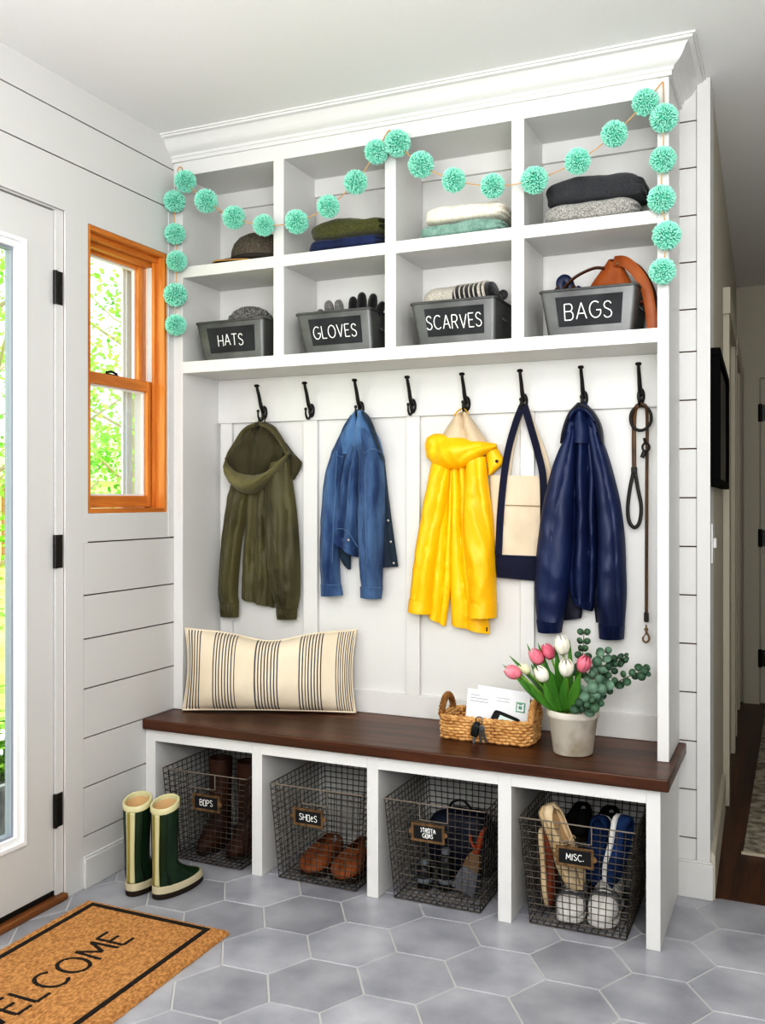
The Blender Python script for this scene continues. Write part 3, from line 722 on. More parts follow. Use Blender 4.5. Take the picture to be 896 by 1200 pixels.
m = MB(); panel(m, [(417, 481, -.066), (423, 484), (430, 494), (438, 512), (448, 535)], [(421, 480, -.066), (430, 485), (437, 497), (443, 515), (451, 541)], -.056, .016, nt=30, ns=10, seed=19); m.build('collar', DND, t)
m = MB()
seam(m, [(395, 528, -.092), (393, 560, -.097), (391, 610, -.097), (389, 660, -.094)]); seam(m, [(428, 545, -.108), (428, 600, -.112), (430, 660, -.104)])
seam(m, [(426, 531, -.106), (437, 526, -.108), (448, 531, -.084)]); seam(m, [(391, 531, -.07), (399, 535, -.097), (405, 534, -.08)])
seam(m, [(393, 619.5, -.09), (406, 622, -.092), (419, 641, -.09)]); seam(m, [(378, 685, -.07), (388, 685.5, -.087), (398, 685.5, -.07)]); seam(m, [(424.5, 688.5, -.075), (436, 689, -.093), (447, 688.5, -.075)])
m.build('seam_stitching', ST, t)
for q in ((454.5, 610, -.047), (457.5, 635, -.047), (461, 660, -.047), (408, 633, -.087), (429.5, 693, -.085)):
    m = MB(); button(m, *q); m.build('button', RIVET, t)

# ---- yellow raincoat
YL = cloth_mat('yellow_rubber', (244, 186, 10), (252, 202, 24), rough=.45, bump=.1, bscale=300, sheen=0); LIN = cloth_mat('beige_lining', (196, 176, 148), (214, 196, 168)); BK = mat('dark_snap', (70, 52, 30), .4, metal=.5)
t = thing('raincoat', 'bright yellow hooded raincoat hanging on the fifth hook', 'raincoat', (HX[4], -.06, 1.58))
m = MB(); panel(m, [(522, 545), (514, 600), (508, 655), (504, 690), (501.5, 722)], [(531, 545), (530, 600), (529, 655), (528, 690), (522, 734)], -.03, [.01, .012, .014, .016, .014], folds=((.009, 1.4, .1, -.1, 1.2, 0),), seed=21)
m.build('body', YL, t)
m = MB(); panel(m, [(529, 545), (529, 600), (528, 655), (528, 700), (529, 732)], [(548, 545), (553, 600), (562, 655), (570, 700), (573.5, 743)], -.032, [.012, .016, .018, .02, .018], folds=((.011, 1.7, .3, -.1, 1.2, 0),), seed=22)
m.build('body', YL, t)
m = MB(); panel(m, [(506, 540), (501, 570), (495, 602), (489, 645), (484, 680), (481, 706)], [(528, 540), (526, 565), (521, 602), (514, 645), (509, 680), (507, 706)], -.04, [.03, .046, .055, .056, .054, .05], nt=54, folds=((.006, 1.0, .1, 0, 1.1, .5)), seed=23, wr=.0035); m.build('sleeve', YL, t)
m = MB(); panel(m, [(547, 540), (545, 575), (543.5, 612), (546, 655), (549, 685), (551, 708)], [(569, 535), (573, 572), (578, 612), (580, 655), (581, 685), (581.5, 708)], -.044, [.034, .05, .06, .062, .058, .054], nt=54, folds=((.006, 1.0, .4, 0, 1.1, -.5)), seed=24, wr=.0035); m.build('sleeve', YL, t)
for k, (A, B) in enumerate((([(480.5, 701), (479, 715.5)], [(507.5, 703), (506.5, 719.5)]), ([(550, 706), (549.5, 722.5)], [(582, 705), (582, 723.5)]))):
    m = MB(); panel(m, A, B, -.042-k*.006, [.056, .058], nt=10, ns=22, seed=26+k, wr=.002); m.build('cuff', YL, t)
m = MB(); panel(m, [(538, 483, -.066), (532, 489), (524, 500), (514, 516)], [(547, 483, -.066), (552, 490), (562, 504), (573, 520)], -.046, [.01, .018, .026, .03], nt=30, folds=((.012, 1.6, .1, .0, 1.2, .05),), seed=28); m.build('hood_lining', LIN, t)
m = MB(); m.tube(cr([P(532, 487, -.075), P(537, 481, -.075), P(543, 479, -.072), P(549, 484, -.072)], 14), [(.005, .002)]*14, 6); m.build('hanging_loop', YL, t)
m = MB(); panel(m, [(501, 512), (510, 508), (525, 509.5), (540, 512), (560, 516), (581, 520)], [(499.5, 536), (509, 544.5), (525, 549), (543, 547.5), (563, 536), (582, 524)], -.058, [.012, .034, .052, .058, .046, .012], nt=54, ns=22, seed=29, folds=((.005, .9, .3, 0, 1, 1.6),), wr=.005); m.build('hood_brim', YL, t)
m = MB(); panel(m, [(567, 520), (569, 532), (571, 545), (574, 557)], [(580, 520), (586, 531), (590, 542), (576, 557)], -.034, .026, nt=24, ns=14, seed=30); m.build('hood_flap', YL, t)
m = MB(); button(m, 582, 540.5, -.058, .006); m.build('snap', BK, t)
m = MB(); p = P(570.5, 737, -.05); m.box(p.x-.002, p.x+.002, p.y-.004, p.y, p.z-.008, p.z+.006); m.build('snap', BK, t)

# ---- canvas tote bag
CV_ = cloth_mat('natural_canvas', (206, 190, 166), (222, 206, 182), bump=.6, bscale=500, rough=.9); NV = cloth_mat('navy_canvas', (14, 17, 40), (22, 26, 54), bump=.5, bscale=500, rough=.85)
t = thing('tote_bag', 'natural canvas tote bag with navy straps and base on the sixth hook', 'bag', (HX[5], -.06, 1.58))
m = MB(); panel(m, [(574, 557), (575, 590), (578, 625), (580, 651)], [(650, 558), (650, 590), (648.5, 625), (647, 653)], -.033, [.012, .016, .018, .018], ns=30, pw=.3, seed=31, wr=.002); m.build('bag_body', CV_, t)
m = MB(); panel(m, [(580, 649.5), (580, 662), (582, 676)], [(647.5, 652), (647, 666), (645, 682)], -.033, [.022, .023, .018], nt=14, ns=30, pw=.3, seed=32, wr=.001); m.build('bag_base', NV, t)
def strap(pts, wd, matl, name, nt=44):
    m = MB(); c = cr([P(*q) for q in pts], nt); rings = []
    for i in range(nt):
        T_ = (c[min(i+1, nt-1)]-c[max(i-1, 0)]).normalized(); sd = T_.cross(Vector((0, 1, 0))).normalized()*wd/2; f = Vector((0, -.0035, 0))
        rings.append([c[i]-sd, c[i]+sd, c[i]+sd+f, c[i]-sd+f])
    m.loft(rings); return m.build(name, matl, t, smooth=False)
strap([(612, 475.5, -.071), (604.5, 495, -.063), (596, 525, -.05), (590.5, 558, -.049), (586.5, 600, -.053), (584, 650, -.053)], .024, NV, 'strap')
strap([(614.5, 475.5, -.071), (623, 505, -.063), (630, 530, -.05), (636, 558, -.049), (637, 600, -.053), (636, 651, -.053)], .024, NV, 'strap')
strap([(611.5, 476.5, -.062), (606, 495, -.045), (598, 530, -.036), (594, 560, -.032)], .022, CV_, 'back_strap')
strap([(615, 476.5, -.062), (626, 505, -.045), (636, 530, -.036), (644, 560, -.032)], .022, CV_, 'back_strap')
m = MB(); seam(m, [(592, 592, -.0525), (612, 592.5, -.0535), (633, 593, -.0525)], .0016); m.build('pocket_seam', mat('canvas_seam', (168, 150, 124), .9), t)

# ---- navy jacket
NJ = cloth_mat('navy_nylon', (20, 33, 68), (30, 46, 86), rough=.5, bump=.1, bscale=300, sheen=.0); NJD = cloth_mat('navy_dark', (12, 16, 34), (18, 22, 44), rough=.6)
t = thing('jacket', 'navy blue hooded windbreaker hanging on the seventh hook', 'jacket', (HX[6], -.06, 1.58))
m = MB(); panel(m, [(672, 500), (667, 550), (668, 600), (667, 650), (667, 684), (671, 702)], [(693, 500), (699, 550), (700, 600), (701, 650), (699, 684), (696, 712)], -.034, [.03, .036, .04, .046, .036], folds=((.015, 2.0, .55, -.1, 1.1, .05),), seed=41, wr=.004); m.build('body', NJ, t)
m = MB(); panel(m, [(668.5, 697), (672, 706)], [(697, 706), (694.5, 716)], -.034, [.046, .042], nt=8, ns=60, fn=ribs(12, .0022), wr=.001); m.build('waistband', NJ, t)
m = MB(); panel(m, [(654, 680), (656, 712), (660, 727)], [(682, 690), (682, 715), (681, 724)], -.026, .014, nt=16, ns=16, seed=42); m.build('inner_hem', NJD, t)
m = MB(); panel(m, [(695, 690), (696, 712), (698, 729)], [(708, 690), (707, 712), (704, 729)], -.026, .012, nt=16, ns=12, seed=48); m.build('inner_hem', NJD, t)
m = MB(); panel(m, [(664, 510), (654, 530), (645, 556), (637, 590), (631, 630), (627.5, 668), (627, 698), (629, 728)], [(674, 500), (674, 530), (673, 560), (672, 590), (671, 630), (669, 668), (665, 698), (660, 728)], -.060, [.026, .04, .052, .06, .062, .064, .06, .042], nt=64, folds=((.005, 1.0, .2, 0, 1.1, .5)), seed=43, wr=.004, ws=18); m.build('sleeve', NJ, t)
m = MB(); panel(m, [(688, 496), (692, 530), (696, 560), (699, 590), (701, 630), (700.5, 668), (699.5, 698), (701, 732)], [(704, 510), (712, 532), (719, 556), (727, 590), (732, 630), (733.5, 668), (734, 698), (731.5, 735)], -.042, [.03, .042, .052, .06, .064, .066, .062, .042], nt=64, folds=((.005, 1.0, .5, 0, 1.1, -.4)), seed=44, wr=.004, ws=18); m.build('sleeve', NJ, t)
for k, (A, B) in enumerate((([(628.5, 726), (630.5, 740)], [(660, 728), (658, 741)]), ([(701, 731), (702, 747.5)], [(732, 733), (731, 748.5)]))):
    m = MB(); panel(m, A, B, -.060+k*.016, [.046, .044], nt=8, ns=66, fn=ribs(13, .0022), wr=.001); m.build('cuff', NJ, t)
m = MB(); panel(m, [(676, 472, -.066), (668, 484), (663, 500), (658, 519)], [(686, 472, -.066), (696, 483), (703, 500), (707, 521)], -.044, [.012, .026, .034, .026], nt=34, folds=((.012, 2.0, .55, .1, 1.2, .02),), seed=45); m.build('hood', NJ, t)
m = MB(); panel(m, [(677, 471.5, -.066), (668, 481), (662, 493), (658.5, 506), (657, 520)], [(680, 481, -.074), (672, 487), (667.5, 496), (664, 507), (661, 516)], -.052, .028, nt=34, ns=12, seed=46); m.build('hood_edge', NJD, t)
m = MB(); panel(m, [(679, 471.5, -.066), (692, 478), (701, 490), (706, 503), (708, 521)], [(681, 481, -.074), (690, 485), (697, 494), (701, 505), (704, 517)], -.052, .028, nt=34, ns=12, seed=47); m.build('hood_edge', NJD, t)
m = MB(); panel(m, [(667, 490), (668, 484), (673, 477.5), (680, 474.5, -.075), (687, 477.5), (694, 484), (699, 492)], [(669, 494), (671, 489), (675, 484), (680, 482.5, -.075), (686, 484), (691, 489), (696, 496)], -.066, .018, nt=40, ns=10, seed=49); m.build('hood_edge', NJ, t)

# ---- leather leash
LE = mat('brown_leather', (62, 42, 22), .5, rgb2=(92, 64, 34), nscale=20, bump=.2, bscale=180); LED = mat('dark_leather', (26, 20, 16), .55)
t = thing('dog_leash', 'brown leather dog leash with a clip on the rightmost hook', 'leash', (HX[7], -.06, 1.58))
def lstrap(pts, w_, matl, name, nt=40, th=.0022):
    m = MB(); m.tube(cr([P(*q) for q in pts], nt), [(w_/2, th)]*nt, 8, flat=(0, -1, 0)); return m.build(name, matl, t)
lstrap([(752, 473, -.06), (745.5, 477, -.066), (743, 487, -.05), (742.5, 510, -.042), (742.8, 550, -.040)], .014, LE, 'strap')
lstrap([(742.8, 549, -.044), (738, 572, -.042), (735.3, 595, -.04), (737, 611, -.04), (743, 618, -.04), (749, 612, -.04), (751, 594, -.04), (747, 572, -.042), (743.2, 549, -.041)], .012, LED, 'handle_loop', 60)
lstrap([(752, 473, -.064), (757, 478, -.06), (758, 500, -.044), (757.5, 560, -.036), (757.2, 640, -.034), (757, 729, -.034)], .010, LE, 'strap', 60)
m = MB(); c = P(750.5, 490, -.058); m.tube([c+Vector((math.cos(2*PI*i/28)*.033, math.sin(i)*.002, math.sin(2*PI*i/28)*.040)) for i in range(28)], [(.005, .0022)]*28, 8, closed=True, flat=(0, -1, 0)); m.build('coil', LED, t)
m = MB(); c = P(756.5, 524, -.048); m.tube([c+Vector((math.cos(2*PI*i/18)*.011, 0, math.sin(2*PI*i/18)*.013)) for i in range(18)], .0035, 8, closed=True); m.tube([c+Vector((-.004, 0, -.013)), c+Vector((-.012, -.002, -.034))], [(.007, .003)]*2, 8, flat=(0, -1, 0)); m.tube([c+Vector((-.006, 0, .03)), c+Vector((-.002, 0, .012))], .004, 8); m.build('buckle', LED, t)
m = MB(); p = P(742.8, 551, -.043); m.box(p.x-.0095, p.x+.0095, p.y-.004, p.y+.003, p.z-.010, p.z+.010); m.build('keeper', LED, t, bevel=.002)
m = MB(); p = P(757, 722, -.036); m.box(p.x-.0075, p.x+.0075, p.y-.004, p.y+.004, p.z-.018, p.z+.012); m.build('keeper', LED, t, bevel=.002)
m = MB(); p = P(756.8, 738, -.036)
m.lathe([(.0015, -.004), (.006, -.003), (.006, .004), (.0025, .007), (.0025, .016)], p, 12)
m.tube(cr([p+Vector(q) for q in ((0, 0, -.003), (.003, 0, -.012), (.009, 0, -.022), (.008, 0, -.034), (-.001, 0, -.041), (-.010, 0, -.034), (-.009, 0, -.024))], 24), .0032, 8); m.tube([p+Vector((.0, 0, -.010)), p+Vector((-.009, 0, -.024))], .002, 6)
m.build('snap_clip', BRASS, t)
# ---------------------------------------------------------------- pom-pom garland
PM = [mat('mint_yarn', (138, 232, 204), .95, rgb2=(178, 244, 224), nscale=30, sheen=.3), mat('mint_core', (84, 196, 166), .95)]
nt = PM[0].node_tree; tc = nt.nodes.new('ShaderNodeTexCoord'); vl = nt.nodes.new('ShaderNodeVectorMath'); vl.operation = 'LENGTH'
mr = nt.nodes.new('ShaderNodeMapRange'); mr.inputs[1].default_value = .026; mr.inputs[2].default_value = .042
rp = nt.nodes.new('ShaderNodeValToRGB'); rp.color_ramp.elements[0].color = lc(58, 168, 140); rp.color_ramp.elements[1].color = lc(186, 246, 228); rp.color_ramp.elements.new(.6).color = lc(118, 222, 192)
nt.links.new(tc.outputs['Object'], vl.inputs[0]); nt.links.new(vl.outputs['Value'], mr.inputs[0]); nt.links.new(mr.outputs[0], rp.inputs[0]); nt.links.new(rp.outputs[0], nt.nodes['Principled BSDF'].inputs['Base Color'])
CORD = mat('jute_cord', (206, 164, 114), .9)
gar = thing('pom_pom_garland', 'mint green pom-pom garland on a jute cord draped across the top cubbies', 'garland', (.9, -.30, 2.45))
def pom_mesh(seed, r=.0415):
    rnd = random.Random(seed); m = MB()
    m.ball((0, 0, 0), r*.7, 12, 8, mi=1)
    n = 1100
    for i in range(n):
        z = 1-2*(i+.5)/n; a = i*2.39996; q = math.sqrt(1-z*z)
        d = Vector((q*math.cos(a), q*math.sin(a), z)); d = (d+Vector((rnd.gauss(0, .05), rnd.gauss(0, .05), rnd.gauss(0, .05)))).normalized()
        s_ = d.orthogonal().normalized(); s2 = d.cross(s_)
        l = r*rnd.uniform(.88, 1.06); w_ = r*.040
        ring = [[d*h+(s_*math.cos(2*PI*k/4)+s2*math.sin(2*PI*k/4))*ww for k in range(4)] for h, ww in ((r*.6, w_*.7), (l*.93, w_*1.15), (l, w_*.75))]
        m.loft(ring, True, True, mi=0)
    return m
poms = [(217, 212.5), (204.5, 236), (205, 274), (207, 306), (205.5, 345.5), (206, 381),
        (241.5, 235.5), (274, 255), (309, 264), (347.5, 260), (384.5, 242), (416.5, 213.5), (441, 178), (465.5, 168),
        (493, 193), (531.5, 211), (577, 218), (626, 211), (676.5, 189), (719.5, 157), (756, 120),
        (777.5, 138.5), (776.5, 187), (774.5, 233), (781, 276), (776, 318)]
YP = -.305
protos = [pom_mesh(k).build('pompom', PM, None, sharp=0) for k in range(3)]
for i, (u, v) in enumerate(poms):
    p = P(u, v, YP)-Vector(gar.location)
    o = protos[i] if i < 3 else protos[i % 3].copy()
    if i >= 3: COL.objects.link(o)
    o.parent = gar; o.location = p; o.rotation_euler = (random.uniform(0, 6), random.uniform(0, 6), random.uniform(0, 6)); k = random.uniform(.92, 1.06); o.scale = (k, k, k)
def cord(pts):
    m = MB(); m.tube(cr(pts, max(12, len(pts)*6)), .0019, 6); m.build('cord', CORD, gar)
cord([P(u, v, YP+.004) for u, v in [(206, 381), (205.5, 345.5), (207, 306), (205, 274), (204.5, 236)]]+[P(207.5, 205, -.275), P(209, 197, -.268), P(213, 197, -.268)]+[P(u, v, YP+.004) for u, v in [(217, 212.5), (241.5, 235.5), (274, 255), (309, 264), (347.5, 260), (384.5, 242), (416.5, 213.5), (441, 178)]]+[P(452, 158, -.28), P(456, 153, -.268), P(460, 155, -.268)])
cord([P(455, 153, -.268), P(459, 156, -.275)]+[P(u, v, YP+.004) for u, v in [(465.5, 168), (493, 193), (531.5, 211), (577, 218), (626, 211), (676.5, 189), (719.5, 157), (756, 120)]]+[P(770, 103, -.275), P(775, 97, -.268), P(777, 100, -.27)]+[P(u, v, YP+.004) for u, v in [(777.5, 138.5), (776.5, 187), (774.5, 233), (781, 276), (776, 318)]])

# ---------------------------------------------------------------- metal bins with chalkboards
def make_bin(xa, xb, xc, xd, word, label, lh, xs):
    """xa..xb at the rim, xc..xd at the foot"""
    yf, yb, z0, z1 = -.252, -.035, 1.8005, 1.944
    t = thing('storage_bin', label, 'bin', ((xc+xd)/2, -.14, z0), 'grey metal bins in the lower cubbies')
    def rr(x0, x1, y0, y1, z, c=.014, k=4):
        out = []
        for cx, cy, a0 in ((x1-c, y1-c, 0), (x0+c, y1-c, 90), (x0+c, y0+c, 180), (x1-c, y0+c, 270)):
            for i in range(k+1):
                a = math.radians(a0+90*i/k); out.append((cx+c*math.cos(a), cy+c*math.sin(a), z))
        return out
    yl = .0
    m = MB()
    th = .004
    R_ = [rr(xc, xd, yf+.014, yb, z0), rr(xa, xb, yf, yb+yl, z1-.006), rr(xa+th, xb-th, yf+th, yb-th, z1-.006), rr(xc+th, xd-th, yf+.014+th, yb-th, z0+.004)]
    m.loft(R_, cap=True); m.build('bin_body', GALV, t, sharp=50)
    m = MB(); pts = rr(xa-.001, xb+.001, yf-.001, yb, z1-.003, k=5); m.tube(pts, .0042, 8, closed=True); m.build('rolled_rim', GALV, t)
    # chalk panel on the front face (slightly raked like the bin side)
    def fp(s_, h, o=0):
        x = lerp(lerp(xc, xd, s_), lerp(xa, xb, s_), h); y = lerp(yf+.014, yf, h); n = Vector((0, -1, -.1)).normalized()
        return Vector((x, y, lerp(z0, z1, h)))+n*o
    s0, s1, h0, h1 = .155, .865, .19, .83
    m = MB(); a = [fp(s0, h0), fp(s1, h0), fp(s1, h1), fp(s0, h1)]; b_ = [fp(s0, h0, .003), fp(s1, h0, .003), fp(s1, h1, .003), fp(s0, h1, .003)]
    m.loft([a, b_]); cb = m.build('chalkboard', CHALKB, t, smooth=False)
    m = MB(); ex = (1, 0, 0); ey = fp(.5, 1)-fp(.5, 0)
    write(m, word, fp(.5, .5, .003), ex, ey, lh, .0036, lift=.0006, gap=.22, jitter=.04, xs=xs); m.build('chalk_lettering', CHALK, cb)
    # side grips
    m = MB()
    for sx, x in ((-1, (xa+xc)/2), (1, (xb+xd)/2)):
        pass
    x = lerp(xd, xb, .55)+.004
    m.tube(cr([(x-.002, -.175, 1.885), (x+.010, -.172, 1.874), (x+.010, -.118, 1.874), (x-.002, -.115, 1.885)], 14), .003, 6); m.build('grip', GALV, t)
    return t
make_bin(.093, .385, .119, .379, 'HATS', 'grey metal bin with chalkboard reading HATS', .041, .82)
make_bin(.520, .811, .548, .814, 'GLOVES', 'grey metal bin with chalkboard reading GLOVES', .043, .8)
make_bin(.960, 1.257, .983, 1.252, 'SCARVES', 'grey metal bin with chalkboard reading SCARVES', .045, .76)
make_bin(1.403, 1.705, 1.425, 1.689, 'BAGS', 'grey metal bin with chalkboard reading BAGS', .050, .9)

# ---------------------------------------------------------------- things in and on the cubbies
def knit(name, c1, c2, sc=90, st=.6, d='X', **k):
    m = mat(name, c1, .95, rgb2=c2, nscale=k.pop('nscale', 160), lo=.35, hi=.65, bump=.5, bscale=260, bdist=.003, sheen=.3, **k)
    return wave_bump(m, sc, d, st, .004, 1.5)
def folded(name, label, cat, x0, x1, z0, z1, y0, y1, ml, group=None, dark=None, seed=0, tilt=0, back_drop=0):
    """a garment folded into a soft slab with the fold to the front and layered ends"""
    cx, cy, cz = (x0+x1)/2, (y0+y1)/2, (z0+z1)/2; h = (z1-z0)/2
    t = thing(name, label, cat, (cx, cy, z0), group)
    def dsp(q):
        w_ = nz(Vector((q.x*9, q.y*9, seed)), 1)*.30+nz(Vector((q.x*24, q.y*20, q.z*20+seed)), 1)*.14
        z = q.z*(1+w_*1.1) if q.z > 0 else q.z
        return Vector((q.x+nz((q.z*40, seed, q.y*20))*.006, q.y+nz((q.x*20, seed, q.z*40))*.004, z))
    M = Matrix.Translation((cx, cy, cz)) @ Matrix.Rotation(tilt, 4, 'Y')
    m = MB(); m.rcube(((x1-x0)/2, (y1-y0)/2, h), 4.6, 26, dsp, M); m.build('folded_body', ml, t, sharp=0)
    m = MB()
    for k, f in enumerate((-.32, .30)):   # layered edges showing at the right end
        m2 = MB(); hh = h*.26
        m2.rcube((.05, (y1-y0)/2*.96, hh), 5, 10, lambda q: Vector((q.x+nz((q.y*15, seed+k, 0))*.006, q.y, q.z)), M @ Matrix.Translation(((x1-x0)/2-.045, .006, h*f))); m2.build('fold_layer', dark or ml, t, sharp=0)
    return t
Z1, Z2 = 1.8005, 2.1565
OLS = knit('olive_knit', (64, 66, 32), (92, 92, 50), 220, .3); NVS = cloth_mat('indigo_denim', (18, 30, 66), (32, 48, 92), nscale=14, bump=.4)
folded('folded_jeans', 'dark blue folded jeans under the olive sweater', 'jeans', .556, .855, Z2, Z2+.044, -.252, -.06, NVS, seed=1, dark=cloth_mat('indigo_dark', (10, 16, 36), (16, 24, 48)))
folded('folded_sweater', 'olive green folded sweater on top of the dark jeans', 'sweater', .562, .862, Z2+.0445, Z2+.108, -.250, -.06, OLS, 'folded sweaters in the top cubbies', seed=2, dark=mat('olive_shade', (34, 36, 18), .9))
SG = knit('sage_knit', (122, 156, 144), (150, 182, 170), 60, .5, 'X', nscale=60); CRM = knit('cream_knit', (240, 230, 212), (250, 243, 230), 48, .5, 'X', nscale=60)
folded('folded_sweater', 'sage green folded ribbed sweater under the cream sweater', 'sweater', .980, 1.272, Z2, Z2+.050, -.252, -.06, SG, 'folded sweaters in the top cubbies', seed=3)
folded('folded_sweater', 'cream folded chunky knit sweater on top of the sage sweater', 'sweater', .998, 1.275, Z2+.0505, Z2+.106, -.250, -.055, CRM, 'folded sweaters in the top cubbies', seed=4)
GRK = knit('grey_marl_knit', (124, 122, 118), (204, 200, 194), 130, .5, nscale=240); CHK = knit('charcoal_knit', (22, 24, 30), (46, 50, 60), 120, .9, nscale=200)
folded('folded_sweater', 'light grey marl folded sweater under the charcoal sweater', 'sweater', 1.408, 1.700, Z2, Z2+.060, -.252, -.06, GRK, 'folded sweaters in the top cubbies', seed=5)
folded('folded_sweater', 'charcoal black folded chunky knit sweater on top of the grey one', 'sweater', 1.412, 1.715, Z2+.0605, Z2+.138, -.250, -.05, CHK, 'folded sweaters in the top cubbies', seed=6)
# wool cap with brim
FELT = mat('grey_brown_wool', (70, 64, 56), .95, rgb2=(112, 102, 90), nscale=200, bump=.5, bscale=300)
t = thing('cap', 'grey brown wool cap with tan edged brim in the top left cubby', 'hat', (.315, -.135, Z2))
cx, cy = .305, -.135
m = MB(); m.lathe([(.108, .012), (.112, .03), (.110, .054), (.101, .080), (.083, .102), (.056, .117), (.027, .124), (.001, .125)], (cx, cy, Z2), 36, cap=True); m.build('crown', FELT, t)
m = MB(); m.lathe([(.1105, .012), (.1135, .014), (.1140, .026), (.1110, .028)], (cx, cy, Z2), 36, cap=False); m.build('hat_band', mat('hat_band', (58, 54, 48), .9), t)
def brim(o):
    def f(u, v):
        a = lerp(math.radians(150), math.radians(290), u); q = lerp(.105, .108+.080*math.sin(PI*min(1, max(0, u)))**.6, v)
        x, y = cx+math.cos(a)*q, cy+math.sin(a)*q*.85
        return Vector((x, max(y, -.262), Z2+.024-.020*v-.006*abs(2*u-1)*v+o+.010*math.sin(PI*u)*v*.6))
    return f
m = MB(); m.grid(brim(0), 30, 8); m.build('brim', mat('brim_under', (44, 36, 30), .9), t, solid=.003)
m = MB(); f = brim(.0); m.tube([f(i/30, 1) for i in range(31)], .0032, 6); m.build('brim_edge', mat('tan_edge', (176, 138, 84), .8), t)
# knitted beanie in the HATS bin
BEA = knit('beanie_knit', (58, 58, 58), (170, 168, 164), 70, 1, nscale=150)
t = thing('beanie', 'grey marl chunky knit beanie sticking out of the HATS bin', 'hat', (.266, -.145, 1.90))
m = MB(); rows = 13; cxb, cyb = .266, -.145
for r_ in range(rows):
    f = r_/(rows-1); pts = []
    el = lerp(0, PI/2*.97, f)
    for i in range(44):
        a = 2*PI*i/44; rad = .096*math.cos(el)**.8*(1+.07*math.sin(a*14+r_*PI))
        pts.append((cxb+math.cos(a)*rad*1.02, cyb+math.sin(a)*rad*.82, 1.895+.108*math.sin(el)*(1+.015*math.sin(a*14))))
    m.tube(pts, .0068, 6, closed=True)
m.ball((cxb, cyb, 1.895), .090, 20, 12, sc=(1, .8, 1.1)); m.build('knit_crown', BEA, t)
m = MB(); m.tube([(cxb+math.cos(2*PI*i/40)*.092, cyb+math.sin(2*PI*i/40)*.078, 1.893) for i in range(40)], (.012, .014)[0], 8, closed=True); m.build('knit_brim', BEA, t)
# gloves
def glove(label, x, y, zf, fingers, ml, lean):
    t = thing('glove', label, 'glove', (x, y, 1.9), None)
    m = MB(); m.rcube((.050, .018, .05), 3.5, 10, None, Matrix.Translation((x, y, zf-.05)) @ Matrix.Rotation(lean, 4, 'Y')); m.build('palm', ml, t, sharp=0)
    for dx, l, an, r_ in fingers:
        m = MB(); b0 = Vector((x+dx, y, zf-.02)); d = Vector((math.sin(an), -.05, math.cos(an)))
        pts = [b0+d*l*f for f in (0, .35, .7, .88, .97, 1.0)]
        m.tube(pts, [r_, r_*1.02, r_*.98, r_*.8, r_*.5, r_*.12], 12); m.build('finger', ml, t, sharp=0)
    return t
GG = knit('grey_glove_knit', (92, 92, 92), (140, 138, 136), 150, .4); BG = knit('black_glove_knit', (9, 9, 10), (24, 24, 26), 150, .4)
glove('grey knitted glove with fingers up in the GLOVES bin', .625, -.17, 1.945, [(-.036, .048, -.35, .0145), (-.006, .075, -.14, .0175), (.032, .074, -.10, .017)], GG, 0)
glove('black knitted glove with fingers up in the GLOVES bin', .745, -.17, 1.945, [(-.040, .080, .05, .0165), (-.004, .092, .03, .018), (.032, .084, .14, .017), (.048, .062, .62, .015)], BG, .05)
# scarf rolled in the SCARVES bin
t = thing('scarf', 'cream and black striped knitted scarf rolled in the SCARVES bin', 'scarf', (1.10, -.15, 1.91))
def scarf(xa, xb, ml, name, seed, stripes=False):
    m = MB(); n = 30; rings = []
    for i in range(n+1):
        x = lerp(xa, xb, i/n); e = 1
        rr_ = .047*(1+.03*nz((x*20, seed, 0))); ring = []
        if name == 'scarf_cream': e = min(1, (math.sin(min(1, (x-.972)/.05)*PI/2))**.6) if x > .972 else .1
        for j in range(26):
            a = 2*PI*j/26; ring.append((x, -.15+math.cos(a)*rr_*1.5*e, 1.925+.042+(math.sin(a)*rr_*.98-.008)*e+(x-.98)*.03))
        rings.append(ring)
    m.loft(rings); return m
SCC = knit('scarf_cream_knit', (200, 192, 178), (236, 230, 218), 100, .7, nscale=200); SCB = knit('scarf_black_knit', (12, 12, 13), (34, 34, 36), 100, .7)
scarf(.972, 1.098, SCC, 'scarf_cream', 1).build('scarf_cream', SCC, t, sharp=0)
scarf(1.098, 1.222, SCB, 'scarf_black', 1).build('scarf_black', SCB, t, sharp=0)
for k in range(7):
    x = 1.108+k*.0165+.001*math.sin(k*3); m = MB(); m.tube([(x+.005*math.sin(a_*2), -.15+math.cos(a_)*.0735, 1.967+math.sin(a_)*.047+(x-.98)*.03-.008) for a_ in [2*PI*i/36 for i in range(36)]], .0026 if k < 5 else .005, 6, closed=True); m.build('cream_stripe', SCC, t)
m = MB(); m.tube(cr([(1.225, -.17, 1.985), (1.245, -.19, 1.965), (1.262, -.20, 1.95), (1.275, -.21, 1.952)], 14), .010, 8); m.tube([(1.27+.012*math.cos(i), -.21, 1.953+.012*math.sin(i)) for i in [2*PI*k/12 for k in range(12)]], .006, 6, closed=True); m.build('tassel', SCB, t)
